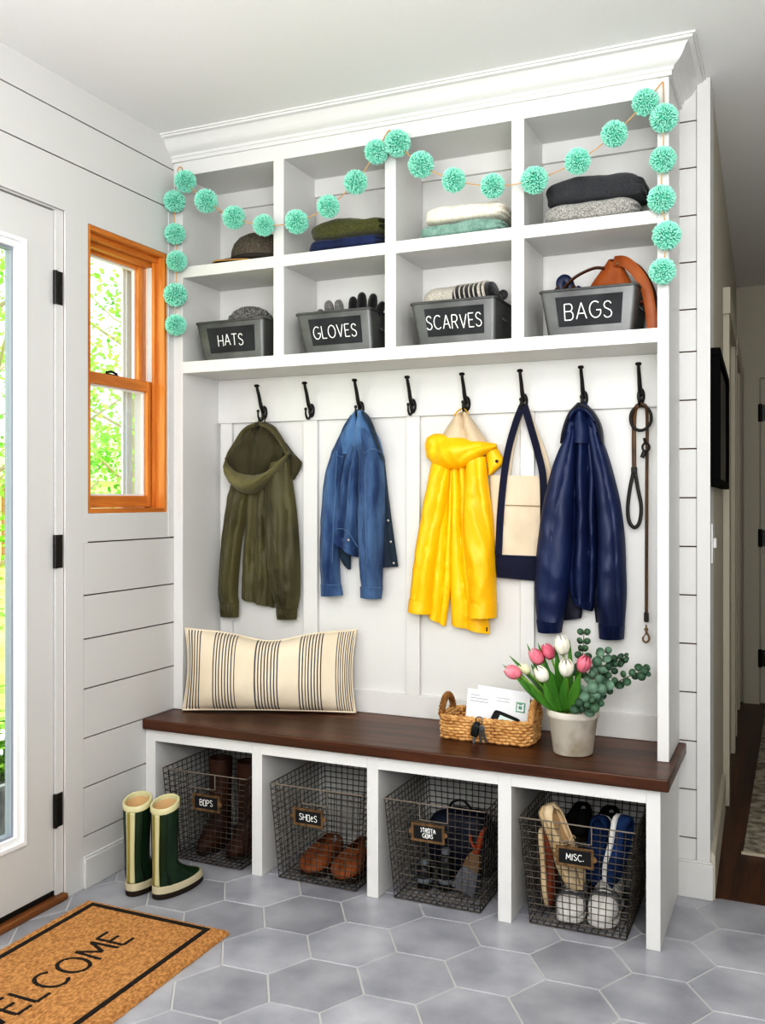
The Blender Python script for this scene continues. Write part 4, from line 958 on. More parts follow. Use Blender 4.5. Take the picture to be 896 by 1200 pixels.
# bags in the BAGS bin
TAN = mat('tan_leather', (140, 74, 30), .45, rgb2=(168, 94, 42), nscale=10, bump=.15, bscale=160); TAND = mat('tan_leather_dark', (70, 36, 18), .5)
t = thing('handbag', 'tan leather handbag slumped in the BAGS bin', 'bag', (1.62, -.14, 1.92))
m = MB(); rings = []
for i in range(13):
    f = i/12; z = lerp(1.90, 2.045, f); xl = lerp(1.495, 1.600, f**1.1); xr = lerp(1.715, 1.635, f**.8); d = lerp(.045, .012, f)
    rings.append([(lerp(xl, xr, .5+.5*math.cos(a)), -.14+math.sin(a)*d+.006*nz((z*30, math.cos(a)*2, 3)), z+.006*math.cos(a*2)*f) for a in [2*PI*k/28 for k in range(28)]])
m.loft(rings); m.build('bag_body', TAN, t)
m = MB(); m.tube(cr([(1.618, -.155, 2.040), (1.655, -.175, 2.03), (1.695, -.185, 1.99), (1.722, -.19, 1.94), (1.736, -.19, 1.87), (1.742, -.19, 1.806)], 30), [(.017, .003)]*30, 8, flat=(0, -1, 0)); m.build('shoulder_strap', TAN, t)
m = MB(); m.tube(cr([(1.645, -.135, 2.037), (1.69, -.145, 2.012), (1.728, -.15, 1.95), (1.748, -.155, 1.87), (1.752, -.155, 1.806)], 30), [(.012, .003)]*30, 8, flat=(0, -1, 0)); m.build('shoulder_strap', TAND, t)
m = MB(); m.tube(cr([(1.425, -.15, 1.90), (1.455, -.17, 1.955), (1.50, -.18, 1.995), (1.555, -.17, 2.02), (1.59, -.16, 2.02)], 30), [(.006, .004)]*30, 8); m.build('handle', TAND, t)
m = MB(); m.ball((1.632, -.168, 2.028), .005, 10, 8); m.build('stud', BRASS, t)
NB = mat('navy_leather', (18, 30, 58), .45, rgb2=(30, 46, 80), nscale=12)
t = thing('handbag', 'navy blue small handbag peeking out at left of the BAGS bin', 'bag', (1.47, -.15, 1.92))
m = MB(); m.tube(cr([(1.462, -.16, 1.90), (1.456, -.162, 1.945), (1.45, -.165, 1.985), (1.462, -.16, 1.998), (1.475, -.155, 1.985), (1.487, -.15, 1.94), (1.50, -.145, 1.90)], 30), [(.015, .006)]*30, 8, flat=(.3, -1, 0)); m.build('bag_flap', NB, t)
m = MB(); m.rcube((.040, .02, .055), 4, 8, None, Matrix.Translation((1.468, -.135, 1.915))); m.build('bag_body', NB, t, sharp=0)
m = MB(); m.tube(cr([(1.497, -.15, 1.965), (1.512, -.155, 1.955), (1.53, -.16, 1.93), (1.548, -.16, 1.90)], 20), [(.012, .004)]*20, 8, flat=(0, -1, 0)); m.build('handle', NB, t)
m = MB(); m.tube(cr([(1.43, -.17, 1.90), (1.428, -.17, 1.94), (1.436, -.17, 1.965), (1.446, -.17, 1.97)], 16), .004, 8); m.tube(cr([(1.482, -.17, 1.955), (1.495, -.175, 1.97), (1.502, -.175, 1.955), (1.507, -.175, 1.925), (1.512, -.17, 1.90)], 16), .0035, 8); m.build('cord', TAND, t)
# ---------------------------------------------------------------- on the bench: pillow, basket, letters, flowers
ZB = .4955
PC1 = cloth_mat('pillow_linen', (222, 208, 184), (234, 222, 200), bump=.5, bscale=500, rough=.95); PC2 = mat('pillow_stripe', (84, 82, 88), .95, bump=.5, bscale=500)
t = thing('pillow', 'cream lumbar pillow with dark grey stripe bands at the left of the bench', 'pillow', (.36, -.16, ZB))
MP = Matrix.Translation((.360, -.165, ZB+.156)) @ Matrix.Rotation(math.radians(20), 4, 'Z') @ Matrix.Rotation(math.radians(-7), 4, 'X')
HWd, HHt = .322, .150
def pil(side):
    def f(u, v):
        a, b_ = 2*u-1, 2*v-1
        pin = 1-.075*(1-a*a)*0
        x = a*HWd*(1-.05*(1-b_*b_)*abs(a)**3); z = b_*HHt*(1-.10*(1-a*a)**.8*(1 if b_ > 0 else .35)*abs(b_)**2)
        th = .075*((1-abs(a)**2.6)*(1-abs(b_)**2.4))**.62
        if side < 0: z += -.030*math.exp(-(a*2.6)**2)*(b_ > 0)*b_**2
        else: z += -.030*math.exp(-(a*2.6)**2)*(b_ > 0)*b_**2
        w_ = .004*nz((x*14, z*14, side))*(1-abs(a)**4)*(1-abs(b_)**4)
        return MP @ Vector((x, side*(th+w_), z))
    return f
groups = [(-1, -.80), (-.63, -.36), (-.135, .135), (.37, .63), (.80, 1.0)]
def stripe_i(u, v):
    a = 2*u-1+.001
    for g0, g1 in groups:
        if g0 <= a <= g1:
            ph = (a-g0)/(g1-g0) if g0 > -1 else (a-(g1-.28))/.28
            n = 8; q = (ph*(n-.62)) % 1
            return 1 if q < .40 else 0
    return 0
m = MB(); m.grid(pil(-1), 560, 30, mif=stripe_i); m.grid(pil(1), 560, 8, mif=stripe_i); m.build('cover', [PC1, PC2], t, sharp=0)
f = pil(-1); m = MB(); m.tube([f(i/60, 0) for i in range(61)]+[f(1, i/24) for i in range(1, 25)]+[f(1-i/60, 1) for i in range(1, 61)]+[f(0, 1-i/24) for i in range(1, 24)], .0042, 6, closed=True); m.build('piping', PC1, t)

# woven basket
WK = mat('seagrass', (186, 138, 84), .8, rgb2=(226, 184, 126), nscale=40, bump=.5, bscale=220); WKD = mat('seagrass_dark', (120, 82, 44), .85, rgb2=(160, 116, 66), nscale=40, bump=.5, bscale=220)
bx0, bx1, by0, by1 = 1.072, 1.372, -.268, -.118
t = thing('woven_basket', 'small tan woven seagrass basket with loop handles on the bench', 'basket', ((bx0+bx1)/2, (by0+by1)/2, ZB))
def rpath(o, n=150, c=.02):
    x0, x1, y0, y1 = bx0-o, bx1+o, by0-o, by1+o; segs = []
    L_ = [(x0+c, y0), (x1-c, y0), (x1, y0+c), (x1, y1-c), (x1-c, y1), (x0+c, y1), (x0, y1-c), (x0, y0+c)]
    per = []; tot = 0
    for i in range(8):
        a, b_ = Vector(L_[i]), Vector(L_[(i+1) % 8]); per.append((a, b_, (b_-a).length)); tot += per[-1][2]
    out = []
    for k in range(n):
        d = k/n*tot
        for a, b_, l in per:
            if d <= l:
                out.append((a.lerp(b_, d/l), Vector(((b_-a).y, -(b_-a).x)).normalized(), k/n*tot)); break
            d -= l
    return out
NR = 7
m = MB()
for r_ in range(NR):
    z = ZB+.006+r_*.0098; off = .002*r_/NR; pts = []
    for p, n, d in rpath(off, 176):
        w_ = .0042*math.sin(d/.0125*PI/1.0+r_*PI)
        pts.append((p.x+n.x*w_, p.y+n.y*w_, z+.0012*math.sin(d*90+r_)))
    m.tube(pts, (.0062, .0054), 6, closed=True)
m.build('woven_wall', WK, t)
MB().box(bx0+.004, bx1-.004, by0+.004, by1-.004, ZB+.0005, ZB+.006).build('base', WKD, t, smooth=False)
m = MB()
for p, n, d in rpath(0, 72): m.tube([(p.x, p.y, ZB+.001), (p.x, p.y, ZB+.07)], .0032, 5)
m.build('stakes', WKD, t)
m = MB()
for ph in (0, PI):
    m.tube([(p.x+n.x*.004*math.sin(d*160+ph), p.y+n.y*.004*math.sin(d*160+ph), ZB+.074+.003*math.cos(d*160+ph)) for p, n, d in rpath(.002, 240)], .0048, 6, closed=True)
m.build('braided_rim', WK, t)
for x in (bx0-.001, bx1+.001):
    m = MB()
    pts = cr([(x, by0+.012, ZB+.072), (x, by0+.026, ZB+.100), (x, by0+.05, ZB+.122), (x, (by0+by1)/2, ZB+.128), (x, by1-.05, ZB+.122), (x, by1-.026, ZB+.100), (x, by1-.012, ZB+.072)], 60)
    for ph in (0, 2*PI/3, 4*PI/3):
        m.tube([(p.x+.006*math.cos(i*.55+ph), p.y, p.z+.006*math.sin(i*.55+ph)) for i, p in enumerate(pts)], .0062, 6)
    for h_, w_ in ((.084, .030), (.093, .036)):
        for s_ in (-1, 1):
            yc = (by0+by1)/2
            m.tube([(x, yc+s_*(.060-(h_-.07)*.5), ZB+h_), (x, yc+s_*(w_), ZB+h_)], .0055, 6)
    m.build('loop_handle', WKD if x < 1.2 else WK, t)
# letters
PAP = mat('envelope_paper', (244, 245, 247), .7); INK = mat('printed_ink', (120, 124, 134), .8); STG = mat('green_stamp', (88, 150, 116), .7, rgb2=(150, 196, 168), nscale=90)
def envelope(name, label, x0, x1, zb, zt, y, lean, stamp, rz=0):
    t = thing(name, label, 'envelope', ((x0+x1)/2, y, zb), 'letters standing in the woven basket')
    M = Matrix.Translation(((x0+x1)/2, y, zb)) @ Matrix.Rotation(rz, 4, 'Y') @ Matrix.Rotation(lean, 4, 'X'); w_ = (x1-x0)/2; h = zt-zb
    MB().box(-w_, w_, 0, .002, 0, h, 0, M).build('paper', PAP, t, smooth=False)
    m = MB()
    for k in range(3): m.box(-w_+.012, -w_+(.045 if k == 0 else .075), -.0005, 0, h-.020-k*.010, h-.0185-k*.010, 0, M)
    for k in range(2): m.box(-.005, .04, -.0005, 0, h-.018-k*.01, h-.017-k*.01, 0, M)
    m.build('address_lines', INK, t, smooth=False)
    if stamp:
        m = MB(); m.box(w_-.045, w_-.014, -.0006, 0, h-.055, h-.022, 0, M); s_ = m.build('stamp', STG, t, smooth=False)
        m = MB(); m.box(w_-.041, w_-.018, -.0009, -.0006, h-.051, h-.045, 0, M); m.box(w_-.041, w_-.036, -.0009, -.0006, h-.045, h-.028, 0, M); m.box(w_-.024, w_-.019, -.0009, -.0006, h-.045, h-.026, 0, M); m.box(w_-.036, w_-.024, -.0009, -.0006, h-.034, h-.030, 0, M); m.build('stamp_print', PAP, s_, smooth=False)
envelope('envelope', 'white envelope with a green stamp standing at the front in the woven basket', 1.122, 1.338, ZB+.008, ZB+.143, -.165, -.10, True, .06)
envelope('envelope', 'taller white envelope behind the stamped one in the woven basket', 1.150, 1.352, ZB+.008, ZB+.152, -.146, -.08, False, .075)
t = tag(MB().tube([(1.350, -.165, ZB+.008), (1.353, -.162, ZB+.128)], .005, 6).build('pencil', mat('brown_wood', (92, 58, 32), .6)), 'thin brown wooden stick standing at right end of the woven basket', 'stick')
# wallet
t = thing('wallet', 'black wallet with a pale card lying in the woven basket', 'wallet', (1.27, -.215, ZB+.05))
M = Matrix.Translation((1.280, -.222, ZB+.064)) @ Matrix.Rotation(.30, 4, 'Y') @ Matrix.Rotation(math.radians(48), 4, 'X')
m = MB(); m.rcube((.046, .026, .007), 8, 8, None, M); m.build('leather_cover', mat('black_leather', (22, 24, 26), .5, bump=.2, bscale=200), t, sharp=0)
m = MB(); m.box(-.022, .036, -.011, .012, .0068, .0082, 0, M); m.build('card', mat('pale_card', (206, 220, 214), .5), t, smooth=False)
m = MB(); m.tube([M @ Vector((.040+.010*math.cos(i*.5), -.008+.012*math.sin(i*.5), .012)) for i in range(13)], .0022, 6, closed=True); m.build('metal_ring', GALV, t)
# keys
t = thing('key_ring', 'black car key fob and keys hanging over the front of the woven basket', 'keys', (1.205, -.285, ZB+.06))
kx, ky, kz = 1.212, -.283, ZB+.075
STEEL = mat('key_steel', (120, 122, 124), .35, metal=.9)
m = MB(); m.tube([(kx+.011*math.cos(a), ky+.004*math.sin(a*2), kz-.002+.013*math.sin(a)) for a in [2*PI*i/20 for i in range(20)]], .0018, 6, closed=True); m.build('ring', STEEL, t)
m = MB(); m.rcube((.0125, .006, .022), 4, 8, None, Matrix.Translation((kx-.012, ky-.004, kz-.032)) @ Matrix.Rotation(.22, 4, 'Y')); m.rcube((.009, .004, .006), 4, 5, None, Matrix.Translation((kx-.006, ky-.004, kz-.010))); m.build('key_fob', mat('fob_black', (26, 28, 30), .45), t, sharp=0)
for an, l, dx in ((-.12, .062, -.010), (.08, .058, .002), (.30, .056, .008)):
    M = Matrix.Translation((kx+dx, ky-.002-abs(an)*.01, kz-.014)) @ Matrix.Rotation(-an, 4, 'Y')
    m = MB(); m.rcube((.009, .0018, .010), 4, 6, None, M @ Matrix.Translation((0, 0, -.012))); m.box(-.0038, .0038, -.0013, .0013, -l, -.018, 0, M)
    for k in range(4): m.box(.0038, .0058-.0008*(k % 2), -.0012, .0012, -l+.004+k*.008, -l+.009+k*.008, 0, M)
    m.build('key', STEEL if an > -.1 else GALV, t, smooth=False)

# flower pot with tulips and eucalyptus
POT = mat('whitewashed_clay', (212, 206, 194), .85, rgb2=(158, 144, 120), nscale=11, lo=.46, hi=.74, bump=.3, bscale=60); SOIL = mat('dark_soil', (40, 34, 26), .95, bump=1, bscale=80)
pcx, pcy = 1.513, -.268
t = thing('flower_pot', 'whitewashed clay pot holding tulips and eucalyptus on the bench', 'flower pot', (pcx, pcy, ZB))
m = MB(); m.lathe([(.001, .0005), (.058, .0005), (.061, .004), (.075, .112), (.0785, .114), (.0805, .120), (.0808, .132), (.079, .136), (.073, .136), (.071, .125), (.069, .112), (.001, .112)], (pcx, pcy, ZB), 44); m.build('pot', POT, t, sharp=60)
PINK = mat('pink_petal', (232, 112, 138), .55, rgb2=(250, 176, 186), nscale=22, nstretch=(1, 1, .4), trans=.25); WHT = mat('white_petal', (246, 242, 226), .55, rgb2=(252, 250, 240), nscale=22, trans=.25)
BUD = mat('cream_bud', (236, 238, 196), .55, rgb2=(250, 248, 228), nscale=22, trans=.2)
STEM = mat('tulip_stem', (124, 164, 66), .5); LEAF = mat('tulip_leaf', (58, 118, 36), .4, rgb2=(104, 160, 64), nscale=10, nstretch=(1, 1, .3), trans=.2)
def tulip(u, v, dy, ml, sc_=1.0, tilt=(0, 0)):
    c = P(u, v, pcy+dy); base = Vector((pcx+(c.x-pcx)*.22, pcy+dy*.4, ZB+.11))
    up = (c-base).normalized(); up = (up+Vector((tilt[0], 0, tilt[1]))).normalized()
    L_ = .054*sc_; bot = c-up*L_*.5
    m = MB(); m.tube(cr([base, base.lerp(bot, .5)+Vector((0, 0, .012)), bot+up*.003], 16), .0034, 7); st = m.build('stem', STEM, t)
    rot = Vector((0, 0, 1)).rotation_difference(up).to_matrix()
    m = MB()
    for k in range(6):
        a0 = k*PI/3+.3; inner = k % 2
        def pt(uu, vv):
            a = a0+(uu-.5)*1.28*(1 if vv < .7 else lerp(1, .25, (vv-.7)/.3))
            r_ = .0225*sc_*(math.sin(PI*min(.98, .10+vv*.80))**.75)*(.90 if inner else 1.0); r_ *= (1-.22*(2*uu-1)**2*0)
            return bot+rot @ Vector((r_*math.cos(a), r_*math.sin(a), L_*(vv*1.03-.04*(2*uu-1)**2*vv)))
        m.grid(pt, 6, 9)
    m.build('flower', ml, st, sharp=0, solid=.0008)
for a in ((600.8, 788, -.05, PINK, 1.0, (-.7, -.15)), (614.4, 784, -.01, BUD, .74, (-.35, 0)), (628, 769.7, .02, PINK, 1.0, (-.3, 0)), (642, 763.5, .04, PINK, .95, (-.2, 0)), (634, 790, -.07, WHT, .98, (-.2, .0)),
          (658, 756, .0, WHT, 1.12, (-.05, 0)), (663, 782.5, -.07, WHT, 1.05, (.05, 0)), (683.7, 778, -.05, PINK, 1.0, (.25, 0))): tulip(*a)
def blade(pts, w_, curl=.25):
    c = cr(pts, 16); m = MB()
    def f(u, v):
        i = u*15; k = min(int(i), 14); p = c[k].lerp(c[k+1], i-k); T_ = (c[k+1]-c[k]).normalized(); sd = T_.cross(Vector((.15, -1, .1))).normalized()
        ww = w_*(math.sin(PI*min(1, .12+u*.88)))**.75
        return p+sd*(v-.5)*2*ww+Vector((0, -1, 0))*(curl*ww*(1-(2*v-1)**2))*-1
    m.grid(f, 15, 6); m.build('leaf', LEAF, t, sharp=0, solid=.001)
def bl(u0, v0, u1, v1, dy, w_, mid=None):
    a = P(u0, v0, pcy+dy*.5); b_ = P(u1, v1, pcy+dy); q = P(mid[0], mid[1], pcy+dy*.8) if mid else a.lerp(b_, .5)+Vector((0, 0, .01))
    blade([a, q, b_], w_)
for q in ((655, 832, 588, 778.5, -.02, .007, (625, 806)), (656, 832, 596, 768, .03, .008, (628, 800)), (654, 832, 617, 754, .05, .008, (634, 795)), (660, 832, 630, 753, .04, .010, (643, 792)), (664, 832, 649, 752, .05, .009, (656, 792)),
          (668, 832, 667, 749, .03, .009, (668, 790)), (648, 832, 604, 793, -.07, .011, (624, 812)), (655, 834, 637, 798, -.09, .012, (643, 818)), (660, 834, 646, 788, -.085, .016, (648, 812)), (667, 834, 679, 790, -.095, .016, (673, 812)),
          (664, 834, 662, 792, -.09, .013, (660, 815)), (650, 834, 618, 800, -.09, .010, (632, 818)), (672, 832, 680, 772, -.02, .010, (676, 800)), (662, 834, 651, 768, -.03, .011, (655, 800)), (668, 834, 643, 785, -.06, .012, (655, 806)), (645, 832, 606, 786, -.05, .009, (622, 806)), (650, 832, 622, 778, 0, .010, (634, 802))): bl(*q)
EU = mat('eucalyptus_leaf', (74, 104, 84), .6, rgb2=(122, 150, 128), nscale=14); EUD = mat('eucalyptus_dark', (46, 74, 54), .6, rgb2=(76, 106, 80), nscale=14); EST = mat('eucalyptus_stem', (96, 96, 70), .6)
def euc(pts, dy, n, r0, r1, seed, ml, start=.25):
    rnd = random.Random(seed); c = cr([P(u, v, pcy+d_) for (u, v), d_ in zip(pts, dy)], 40)
    m = MB(); m.tube(c, [lerp(.0026, .0012, i/39) for i in range(40)], 6); st = m.build('eucalyptus_branch', EST, t)
    m = MB()
    for k in range(n):
        f = start+(1-start)*k/(n-1); p = c[min(39, int(f*39))]; T_ = (c[min(39, int(f*39)+1)]-c[max(0, int(f*39)-1)]).normalized()
        for s_ in (-1, 1):
            an = k*1.57+rnd.uniform(-.3, .3); o = T_.orthogonal().normalized(); o = Matrix.Rotation(an, 3, T_) @ o*s_
            d = (o+T_*.35+Vector((0, -.25, 0))).normalized(); r_ = lerp(r0, r1, f)*rnd.uniform(.8, 1.15); cc = p+d*(r_+.003)
            nrm = (Vector((rnd.uniform(-.5, .5), -1, rnd.uniform(-.2, .8)))).normalized(); sx = (d-nrm*d.dot(nrm)).normalized(); sy = nrm.cross(sx)
            ring = [cc+sx*(r_*math.cos(2*PI*j/14))+sy*(r_*.92*math.sin(2*PI*j/14))-nrm*(.12*r_*math.cos(2*PI*j/14)**2) for j in range(14)]
            m.add(ring+[cc+nrm*.0015], [(j, (j+1) % 14, 14) for j in range(14)])
            m.tube([p, p+d*.006], .0009, 4)
    m.build('leaves', ml, st, sharp=0, solid=.0006)
euc([(672, 832), (677, 800), (682, 770), (684, 742)], [-.02, .03, .07, .09], 6, .016, .011, 1, EUD, .45)
euc([(678, 832), (688, 805), (700, 790), (705, 775), (708, 764)], [-.04, -.04, -.03, 0, .02], 8, .017, .013, 2, EU, .2)
euc([(682, 834), (698, 815), (722, 800), (745, 789), (757, 787)], [-.05, -.05, -.04, -.03, -.02], 9, .016, .011, 3, EUD, .2)
euc([(680, 836), (690, 822), (697, 810), (706, 800)], [-.09, -.1, -.1, -.1], 7, .019, .016, 4, EU, .1)
euc([(676, 836), (681, 826), (692, 822), (700, 826)], [-.09, -.11, -.12, -.11], 6, .016, .013, 5, EUD, .2)
euc([(684, 832), (702, 802), (720, 778), (733, 770)], [-.03, -.01, .02, .04], 8, .014, .009, 6, EUD, .4)

# ---------------------------------------------------------------- wire baskets
TAGW = mat('tag_board', (30, 29, 30), .8)
def wire_basket(xa, xb, xc, xd, lines, label, tagx, lh, yf=-.414, tagz=.235):
    """xa..xb at the rim, xc..xd at the foot"""
    t = thing('wire_basket', label, 'basket', ((xc+xd)/2, yf+.19, .0), 'wire baskets in the bench cubbies')
    z0, z1 = .006, .322; yb0, yb1 = -.06, -.030; y0, y1 = yf, yf-.012
    def pt(side, s_, h):
        if side == 'f': return Vector((lerp(lerp(xc, xd, s_), lerp(xa, xb, s_), h), lerp(y0, y1, h), lerp(z0, z1, h)))
        if side == 'b': return Vector((lerp(lerp(xc, xd, s_), lerp(xa, xb, s_), h), lerp(yb0, yb1, h), lerp(z0, z1, h)))
        if side == 'l': return Vector((lerp(xc, xa, h), lerp(lerp(y0, yb0, s_), lerp(y1, yb1, s_), h), lerp(z0, z1, h)))
        return Vector((lerp(xd, xb, h), lerp(lerp(y0, yb0, s_), lerp(y1, yb1, s_), h), lerp(z0, z1, h)))
    rw = .0014; NV_, NH = 14, 16
    hs0, hs1, hh = .36, .64, 1-2.6/NH
    for sd in 'fblr':
        m = MB()
        for i in range(NV_+1):
            s_ = i/NV_; top = 1
            if sd == 'f' and hs0 < s_ < hs1: top = hh
            m.tube([pt(sd, s_, 0), pt(sd, s_, top)], rw, 5)
        for j in range(1, NH):
            h = j/NH
            if sd == 'f' and h > hh+.005:
                m.tube([pt(sd, 0, h), pt(sd, hs0, h)], rw, 5); m.tube([pt(sd, hs1, h), pt(sd, 1, h)], rw, 5)
            else: m.tube([pt(sd, 0, h), pt(sd, 1, h)], rw, 5)
        m.build({'f': 'front_mesh', 'b': 'back_mesh', 'l': 'side_mesh', 'r': 'side_mesh'}[sd], WIRE, t)
    m = MB()
    for i in range(NV_+1):
        f = i/NV_; m.tube([pt('f', f, 0), pt('b', f, 0)], rw, 5); m.tube([pt('l', f, 0), pt('r', f, 0)], rw, 5)
    m.build('base_mesh', WIRE, t)
    m = MB(); m.tube([pt('f', 0, 1), pt('f', 1, 1), pt('b', 1, 1), pt('b', 0, 1)], .0024, 8, closed=True); m.build('rim', WIREB, t)
    m = MB(); m.tube([pt('f', 0, 0), pt('f', 1, 0), pt('b', 1, 0), pt('b', 0, 0)], .0022, 8, closed=True); m.build('foot_wire', WIRE, t)
    m = MB(); o = Vector((0, -.002, 0)); m.tube(cr([pt('f', hs0, 1)+o, pt('f', hs0, hh+.03)+o, pt('f', hs0+.012, hh)+o, pt('f', .5, hh)+o, pt('f', hs1-.012, hh)+o, pt('f', hs1, hh+.03)+o, pt('f', hs1, 1)+o], 40), .0022, 7); m.build('handle', WIREB, t)
    # label plate: brass frame, dark board, chalk words
    c = Vector((tagx, lerp(y0, y1, tagz/z1)-.006, tagz)); w_, h_ = .056, .030
    fr = MB(); M = Matrix.Translation(c) @ Matrix.Rotation(.04, 4, 'X') @ Matrix.Rotation(-.0, 4, 'Y')
    b_ = .0085
    fr.box(-w_, w_, -.003, .003, h_-b_, h_, 0, M).box(-w_, w_, -.003, .003, -h_, -h_+b_, 0, M).box(-w_, -w_+b_, -.003, .003, -h_+b_, h_-b_, 0, M).box(w_-b_, w_, -.003, .003, -h_+b_, h_-b_, 0, M)
    for sx in (-1, 1):
        fr.lathe([(.001, -.002), (.009, -.002), (.009, .002), (.001, .002)], M @ Vector((sx*w_, 0, 0)), 14, axis='y')
    f_ = fr.build('label_frame', BRASS, t, smooth=False, bevel=.001)
    bd = MB().box(-w_+b_, w_-b_, -.001, .002, -h_+b_, h_-b_, 0, M).build('label_board', TAGW, f_, smooth=False)
    m = MB(); n = len(lines)
    for k, ln in enumerate(lines):
        O = M @ Vector((0, -.001, (n-1)*.0085-k*.017)); write(m, ln, O, (1, 0, 0), M.to_3x3() @ Vector((0, 0, 1)), lh, .0026, lift=.0006, gap=.22, jitter=.06, xs=.85)
    m.build('label_lettering', CHALK, f_)
    return t
wire_basket(.075, .422, .103, .396, ['BQPS'], 'wire basket labelled BOPS with tall brown boots, at far left under the bench', .262, .021, tagz=.222)
wire_basket(.519, .859, .546, .834, ['SHQeS'], 'wire basket labelled SHOES with brown shoes, second from the left under the bench', .666, .021, tagz=.226)
wire_basket(.938, 1.274, .968, 1.255, ['JTRQTa', 'GQaS'], 'wire basket with a two line label, third from the left under the bench', 1.088, .0135, yf=-.405, tagz=.232)
wire_basket(1.383, 1.723, 1.413, 1.698, ['MISC.'], 'wire basket labelled MISC. full of mixed shoes, at right under the bench', 1.552, .019, yf=-.405, tagz=.228)

# ---------------------------------------------------------------- shoes and boots
BRN = mat('brown_suede', (112, 62, 30), .8, rgb2=(150, 88, 46), nscale=14, bump=.3, bscale=200); BRB = mat('brown_boot_leather', (52, 30, 18), .6, rgb2=(78, 46, 28), nscale=12, bump=.2, bscale=120); DKL = mat('dark_lining', (24, 20, 17), .9)
SOLB = mat('brown_sole', (46, 34, 26), .7); WHS = mat('white_rubber', (232, 230, 224), .5); GRM = mat('grey_mesh', (104, 106, 108), .9, bump=.5, bscale=300); WHM = mat('white_mesh', (226, 224, 218), .85, bump=.4, bscale=260)
BLS = mat('blue_suede', (20, 42, 80), .9, rgb2=(34, 64, 108), nscale=18, bump=.3, bscale=220); TANS = mat('tan_footbed', (206, 182, 146), .8, rgb2=(224, 204, 170), nscale=12)
RST = mat('rust_leather', (108, 48, 22), .55, rgb2=(142, 70, 34), nscale=10)
def shoe(label, M, L_, W_, H_, up, sole, group=None, laces=None, name='shoe', lining=None, toe=None, band=None, th=.014, cat='shoe'):
    """low shoe lofted heel to toe; local +Y is the toe, +Z up"""
    t = thing(name, label, cat, M @ Vector((0, 0, 0)), group)
    N_ = 22; wid = [.55, .74, .76, .72, .76, .88, 1.0, .98, .84, .45]; hei = [.80, .88, .86, .86, .84, .74, .64, .58, .50, .34]
    def ring(i, gap=True, k0=0, k1=1, infl=0):
        f = i/(N_-1); y = lerp(0, L_, f); e = 1
        w_ = lin(wid, f)*W_/2; h = lin(hei, f)*H_
        if i == 0: w_ *= .6
        if i == N_-1: w_ *= .55
        g = 0
        if gap and .06 < f < .52: g = .95*math.sin(PI*(f-.06)/.46)**.5
        out = []
        for j in range(25):
            a = lerp(PI/2+g, PI/2+2*PI-g, j/24)
            cx, sx = math.cos(a), math.sin(a)
            x = (abs(cx)**.75)*(1 if cx > 0 else -1)*(w_+infl); z = th+(h-th)*(.5+.5*(abs(sx)**.7)*(1 if sx > 0 else -1))+(infl if sx > 0 else 0)
            out.append(M @ Vector((x*(1-.12*max(0, sx)), y, z)))
        return out
    m = MB(); hp = M @ Vector((0, -.004, th+.45*hei[0]*H_)); tp = M @ Vector((0, L_+.006, th+.10*H_)); m.loft([[hp.lerp(q, .75) for q in ring(0)]]+[ring(i) for i in range(N_)]+[[tp.lerp(q, .6) for q in ring(N_-1)], [tp]*25], closed=False, cap=False); m.build('upper', up, t, sharp=0, solid=.004)
    m = MB(); rs = []
    for z, o in ((0, -.002), (.003, .002), (th, .003), (th+.003, -.004)):
        r_ = []
        for i in range(N_*2):
            k = i if i < N_ else 2*N_-1-i; f = k/(N_-1); w_ = lin(wid, f)*W_/2*(.45 if k in (0, N_-1) else 1)+o; s_ = 1 if i < N_ else -1
            r_.append(M @ Vector((s_*w_, lerp(-o, L_+o, f), z+(.02*H_*max(0, f-.8)*5))))
        rs.append(r_)
    m.loft(rs); m.build('sole', sole, t, sharp=50)
    m = MB(); m.loft([[M @ Vector((s_*lin(wid, f)*W_/2*.8, f*L_, th+.006)) for s_ in (-1, 1)]+[M @ Vector((s_*lin(wid, f)*W_/2*.8, f*L_, th+.004)) for s_ in (1, -1)] for f in [.05, .15, .3, .45, .55]]); m.build('insole', lining or DKL, t)
    if toe:
        m = MB(); m.loft([ring(i, False, infl=.0022) for i in range(16, N_)], closed=False, cap=True); m.build('toe_cap', toe, t, sharp=0)
    if band:
        m = MB(); m.loft([ring(i, False, infl=.003) for i in range(13, 17)], closed=False, cap=False); m.build('band', band, t, sharp=0, solid=.002)
    if laces:
        m = MB()
        for k in range(5):
            f = .46+k*.055; y = f*L_; z = lin(hei, f)*H_+.004; w_ = lin(wid, f)*W_*.26
            m.tube(cr([M @ Vector((-w_, y, z-.006)), M @ Vector((0, y+.006, z+.003)), M @ Vector((w_, y, z-.006))], 10), .0028, 6)
        m.tube(cr([M @ Vector((0, .46*L_, H_*.9)), M @ Vector((.02, .42*L_, H_*.98)), M @ Vector((.034, .47*L_, H_*.8))], 10), .0022, 6); m.tube(cr([M @ Vector((0, .46*L_, H_*.9)), M @ Vector((-.02, .42*L_, H_*.98)), M @ Vector((-.034, .47*L_, H_*.8))], 10), .0022, 6)
        m.build('laces', laces, t)
    return t
def MX(x, y, z, rz=0, rx=0, ry=0): return Matrix.Translation((x, y, z)) @ Matrix.Rotation(math.radians(rz), 4, 'Z') @ Matrix.Rotation(math.radians(ry), 4, 'Y') @ Matrix.Rotation(math.radians(rx), 4, 'X')
def MO(o, Y, Z):
    Y = Vector(Y).normalized(); Z = Vector(Z); Z = (Z-Y*Z.dot(Y)).normalized(); X = Y.cross(Z)
    M = Matrix((X, Y, Z)).transposed().to_4x4(); M.translation = Vector(o); return M
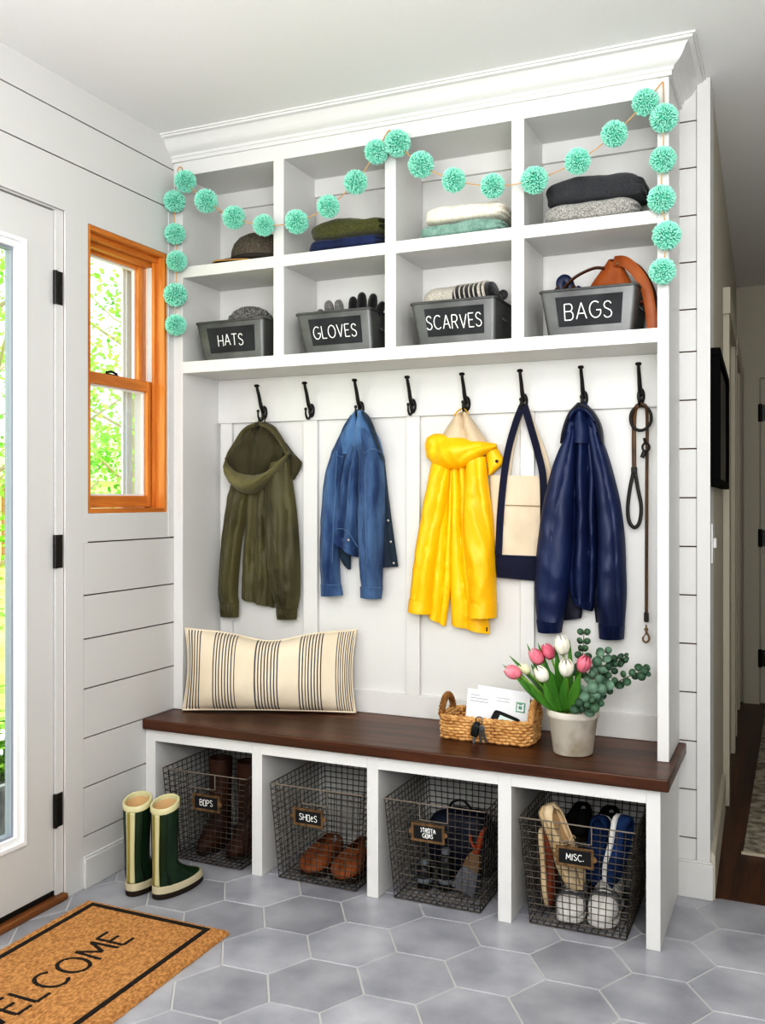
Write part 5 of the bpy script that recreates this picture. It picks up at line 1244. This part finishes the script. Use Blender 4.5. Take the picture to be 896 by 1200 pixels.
# brown pair (toes to the front) in the SHOES basket
shoe('left brown suede shoe in the wire basket labelled SHOES', MX(.640, -.175, .0085, 180), .21, .108, .100, BRN, SOLB, 'brown suede shoes', name='suede_shoe')
shoe('right brown suede shoe in the wire basket labelled SHOES', MX(.768, -.180, .0085, 178), .21, .108, .105, BRN, SOLB, 'brown suede shoes', name='suede_shoe')
# mixed shoes
shoe('white and grey sneaker, the left of two at the front of the MISC. basket', MX(1.508, -.165, .0085, 184), .215, .086, .112, WHM, WHS, 'white and grey sneakers', WHS, 'sneaker', band=GRM)
shoe('white and grey sneaker, the right of two at the front of the MISC. basket', MX(1.622, -.160, .0085, 178), .215, .088, .135, WHM, WHS, 'white and grey sneakers', WHS, 'sneaker', band=GRM)
shoe('rust brown slip-on with pale sole at lower left in the MISC. basket', MO((1.418, -.315, .262), (.10, -.03, -1), (1, .05, .1)), .235, .085, .058, RST, TANS, name='slip_on')
shoe('tan espadrille leaning upright at upper left in the MISC. basket', MO((1.432, -.325, .335), (.42, -.05, -.90), (.80, -.50, .40)), .255, .088, .055, TANS, mat('jute_sole', (206, 184, 146), .9, bump=.6, bscale=150), name='espadrille', cat='shoe', lining=mat('tan_lining', (186, 156, 116), .9), laces=TANS)
shoe('blue canvas slip-on with white sole at upper right in the MISC. basket', MO((1.655, -.30, .334), (-.12, -.22, -.95), (.9, -.35, -.1)), .205, .086, .058, BLS, WHS, name='slip_on', lining=BLS)
shoe('blue slip-on behind the label in the MISC. basket', MO((1.600, -.19, .285), (-.1, -.25, -.95), (-.2, -.9, .1)), .20, .08, .07, BLS, WHS, name='slip_on', lining=BLS)
for k, (x, lb) in enumerate(((1.50, 'black shoe with round opening at back left of the MISC. basket'), (1.592, 'black shoe with round opening at back right of the MISC. basket'))):
    shoe(lb, MX(x, -.055, .185, 180, 4), .15, .085, .11, mat('black_suede', (26, 22, 20), .8), SOLB, 'black shoes in the MISC. basket', name='black_shoe', lining=mat('reddish_lining', (60, 34, 28), .8))
# tall brown boots standing in the first basket
def tall_boot(name, label, cx, cy, h, r, ml, group, floor_z, foot=.24, rz=0):
    t = thing(name, label, 'boot', (cx, cy, floor_z), group); M = Matrix.Translation((cx, cy, floor_z)) @ Matrix.Rotation(rz, 4, 'Z')
    rings = []; K = 34
    for i in range(K):
        f = i/(K-1); z = .012+(h-.012)*f; rings.append([M @ q for q in boot_ring(z, h, r, foot)])
    m = MB(); m.loft(rings, cap=False); m.build('shaft', ml, t, sharp=0, solid=.004)
    m = MB(); m.loft([[M @ Vector((q.x*s_, q.y*s_, z)) for q in boot_ring(.012, h, r, foot)] for s_, z in ((.97, 0), (1.03, .002), (1.04, .014), (.98, .016))]); m.build('sole', SOLB, t)
    return t
def boot_ring(z, h, r, foot, n=40, slant=0):
    """horizontal outline of a boot at height z; toe towards +Y"""
    fz = sstep(.035, .115, z)                       # 0 foot .. 1 shaft
    yh = -r*lerp(1.0, .98, fz)+.012*math.exp(-((z-.02)/.03)**2)*0
    yf = lerp(foot-r, r*.95, fz**.55)
    wid = lerp(r*.92, r*(.86+.16*sstep(.12, h, z)), fz)
    out = []
    for j in range(n):
        a = 2*PI*j/n-PI/2; s_, c_ = math.sin(a), math.cos(a)
        y = lerp(yh, yf, .5+.5*s_); ff = (y+r)/foot
        w_ = wid*(1 if fz > .6 else (1+.10*math.sin(PI*min(1, max(0, ff)))))
        out.append(Vector((w_*(abs(c_)**.85)*(1 if c_ > 0 else -1), y, z)))
    return out
tall_boot('tall_boot', 'left tall brown leather boot in the first wire basket', .192, -.235, .318, .040, BRB, 'tall brown boots', .0085, .17, PI)
tall_boot('tall_boot', 'right tall brown leather boot in the first wire basket', .318, -.235, .318, .044, BRB, 'tall brown boots', .0085, .17, PI)
# contents of the third basket
t = thing('hand_brush', 'hand brush with a rust handle and grey bristles in the third wire basket', 'brush', (1.19, -.30, .01))
M = MX(1.168, -.30, .024, 0, 8, 19)
m = MB(); m.loft([[M @ Vector((x*w_, y*d_, z)) for x, y in ((-1, -1), (1, -1), (1, 1), (-1, 1))] for z, w_, d_ in ((0, .040, .018), (.05, .034, .016), (.085, .026, .013))]); m.build('bristles', mat('grey_bristle', (92, 94, 100), .9, rgb2=(120, 122, 128), nscale=60, nstretch=(6, 6, .5)), t)
m = MB(); m.loft([[M @ Vector((x*w_, y*d_, z)) for x, y in ((-1, -1), (1, -1), (1, 1), (-1, 1))] for z, w_, d_ in ((.085, .027, .014), (.12, .022, .012), (.14, .014, .010))]); m.build('ferrule', mat('brush_tan', (124, 98, 70), .7), t)
m = MB(); m.tube([M @ Vector(q) for q in ((0, 0, .135), (.002, 0, .17), (0, 0, .21), (.004, 0, .235))], [.010, .011, .008, .005], 10); m.tube(cr([M @ Vector(q) for q in ((.002, 0, .15), (-.022, 0, .165), (-.036, 0, .19))], 10), .005, 8); m.build('handle', mat('rust_handle', (150, 70, 36), .55), t)
BOT = mat('dark_bottle', (26, 28, 30), .35); CAP = mat('grey_cap', (120, 126, 130), .5)
for x, y, h, lb in ((1.03, -.30, .085, 'shorter dark bottle with grey cap in the third wire basket'), (1.098, -.28, .125, 'taller dark bottle with grey cap in the third wire basket')):
    t = thing('bottle', lb, 'bottle', (x, y, .009), 'dark bottles in the third basket')
    m = MB(); m.lathe([(.001, 0), (.026, 0), (.027, .003), (.027, h*.72), (.022, h*.84), (.012, h*.9), (.012, h*.94), (.001, h*.94)], (x, y, .009), 20); m.build('body', BOT, t)
    m = MB(); m.lathe([(.0005, h*.90), (.014, h*.90), (.014, h), (.012, h+.006), (.0005, h+.006)], (x, y, .009), 16); m.build('cap', CAP, t)
    m = MB(); m.lathe([(.0272, .02), (.0276, .021), (.0276, .034), (.0272, .035)], (x, y, .009), 20, cap=False); m.build('pale_band', CAP, t)
t = thing('sports_bag', 'dark blue drawstring bag slumped at the back of the third wire basket', 'bag', (1.10, -.13, .01))
m = MB(); m.rcube((.115, .065, .105), 3, 16, lambda q: q*(1+.10*nz(q*14)), Matrix.Translation((1.105, -.135, .122))); m.build('bag_body', mat('dark_blue_nylon', (20, 24, 40), .6, rgb2=(30, 36, 56), nscale=10), t, sharp=0)
m = MB(); m.tube(cr([(1.06, -.15, .215), (1.08, -.17, .255), (1.12, -.17, .265), (1.15, -.15, .225)], 20), .004, 8); m.build('cord', BLACK, t)

# ---------------------------------------------------------------- rain boots by the wall
GRN = mat('green_rubber', (27, 48, 30), .3, rgb2=(38, 64, 40), nscale=8); CRS = mat('cream_rubber', (198, 192, 152), .4); RSOL = mat('boot_sole', (52, 40, 30), .7); LNG = mat('beige_boot_lining', (208, 174, 130), .9)
def rain_boot(label, cx, cy, rz):
    h, r, foot = .300, .043, .205
    t = thing('rain_boot', label, 'rain boot', (cx, cy, 0), 'green rain boots'); M = Matrix.Translation((cx, cy, 0)) @ Matrix.Rotation(rz, 4, 'Z')
    def top(q, z):                                     # slanted, scalloped top edge
        return q.z+(max(0, z-.12)/(h-.12))*(.30*q.y)
    K = 40
    def rg(z, infl=0):
        out = []
        for q in boot_ring(z, h, r, foot):
            l = math.hypot(q.x, q.y) or 1; v = Vector((q.x*(1+infl/l), q.y*(1+infl/l), 0)); v.z = top(Vector((q.x, q.y, z)), z); out.append(M @ v)
        return out
    m = MB(); m.loft([rg(lerp(.03, h, i/(K-1))) for i in range(K)], cap=False); m.build('shaft', GRN, t, sharp=0)
    m = MB(); m.loft([rg(z, -.004) for z in (h, h-.05, h-.12, h-.18)]+[rg(h-.181, -.038)], cap=False); m.build('lining', LNG, t, sharp=0)
    m = MB(); m.loft([rg(h-.017, .001), rg(h-.016, .0035), rg(h+.002, .0035), rg(h+.004, .001), rg(h+.002, -.004), rg(h-.01, -.005)], cap=False); m.build('top_trim', CRS, t, sharp=60)
    m = MB(); m.loft([rg(.018, .002), rg(.019, .005), rg(.040, .005), rg(.042, .001)], cap=False); m.build('foxing_band', mat('cream_band', (198, 188, 160), .5), t, sharp=60)
    m = MB(); m.loft([rg(0, .001), rg(.003, .004), rg(.018, .004), rg(.019, 0)], cap=True); m.build('sole', RSOL, t, sharp=60)
    def strip(j0, j1, infl, mt, nm):
        m = MB(); R0 = [rg(lerp(.042, h-.017, i/30), infl) for i in range(31)]; n_ = len(R0[0])
        vs = [[R0[i][j % n_] for j in range(j0, j1+1)] for i in range(31)]
        m.loft(vs, closed=False, cap=False); return m.build(nm, mt, t, sharp=0, solid=.0012)
    strip(-2, 2, .0022, CRS, 'heel_stripe'); strip(-1, 0, .0032, mat('olive_stripe', (150, 138, 72), .45), 'stripe_line')
    for j in (-6, 5): strip(j, j+1, .0016, mat('dark_green_line', (26, 44, 28), .4), 'side_rib')
    m = MB(); p = rg(h-.06, .004)[28]; m.rcube((.006, .008, .014), 4, 6, None, Matrix.Translation(p)); m.build('strap_tab', GRN, t, sharp=0)
    return t
rain_boot('green rain boot with cream stripe, the left one nearest the white wall', .177, -.695, .12)
rain_boot('green rain boot with cream stripe, the right one beside the wire basket', .276, -.680, -.14)

# ---------------------------------------------------------------- doormat
COIR = mat('coir', (172, 116, 62), .98, rgb2=(228, 172, 110), nscale=150, nstretch=(1, .6, 1), lo=.28, hi=.62, bump=1, bscale=420, bdist=.006); COIRD = mat('coir_black', (30, 25, 20), .98, rgb2=(56, 46, 36), nscale=200, bump=1, bscale=420, bdist=.006)
mx0, mx1, my0, my1, mz = .092, .622, -1.70, -.832, .015
t = thing('doormat', 'tan coir doormat reading WELCOME with a black border in front of the door', 'doormat', ((mx0+mx1)/2, (my0+my1)/2, 0))
rnd = random.Random(3)
m = MB()
def matf(u, v):
    x, y = lerp(mx0, mx1, u), lerp(my0, my1, v); e = min(u, 1-u)*(mx1-mx0); f = min(v, 1-v)*(my1-my0); d = min(e, f)
    k = min(1, d/.012)
    return Vector((x+.003*nz((x*60, y*60, 1))*(1-k), y+.003*nz((x*60, y*60, 4))*(1-k), .0008+mz*(k**.5)+.0014*nz((x*130, y*130, 2))*k))
m.grid(matf, 106, 172); m.build('coir_pile', COIR, t, sharp=0)
# fibre tufts standing up round the edge and over the face
m = MB()
for i in range(5200):
    if i < 2200:
        s_ = rnd.random(); sd = rnd.randrange(4); o = rnd.uniform(-.002, .012)
        x, y = ((lerp(mx0, mx1, s_), my0+o), (lerp(mx0, mx1, s_), my1-o), (mx0+o, lerp(my0, my1, s_)), (mx1-o, lerp(my0, my1, s_)))[sd]
        z = rnd.uniform(.003, .015)
    else: x, y, z = rnd.uniform(mx0+.01, mx1-.01), rnd.uniform(my0+.01, my1-.01), mz
    d = Vector((rnd.gauss(0, .5), rnd.gauss(0, .5), rnd.uniform(.3, 1))).normalized()*rnd.uniform(.002, .005); w_ = .0006
    p = Vector((x, y, z-.001)); m.add([p+Vector((w_, 0, 0)), p-Vector((w_, 0, 0)), p+d], [(0, 1, 2)])
fb = m.build('fibres', COIR, t, smooth=False); fb['kind'] = 'stuff'
def band(x0, x1, y0, y1):
    m.box(x0, x1, y0, y1, mz-.002, mz+.0026)
bw = .016; a, b_, c, d_ = mx0+.036, mx1-.052, my0+.04, my1-.022
m = MB(); m.box(a, b_, d_-bw, d_, mz-.002, mz+.0024).box(a, b_, c, c+bw, mz-.002, mz+.0024).box(a, a+bw, c+bw, d_-bw, mz-.002, mz+.0024).box(b_-bw, b_, c+bw, d_-bw, mz-.002, mz+.0024); m.build('border', COIRD, t, smooth=False)
m = MB(); write(m, 'WELCOME', (.352, -1.268, mz+.0006), (0, 1, 0), (-1, 0, 0), .094, .0125, lift=.0, gap=.20, jitter=0, xs=.98, th=.0018)
m.build('lettering', COIRD, t, sharp=50)
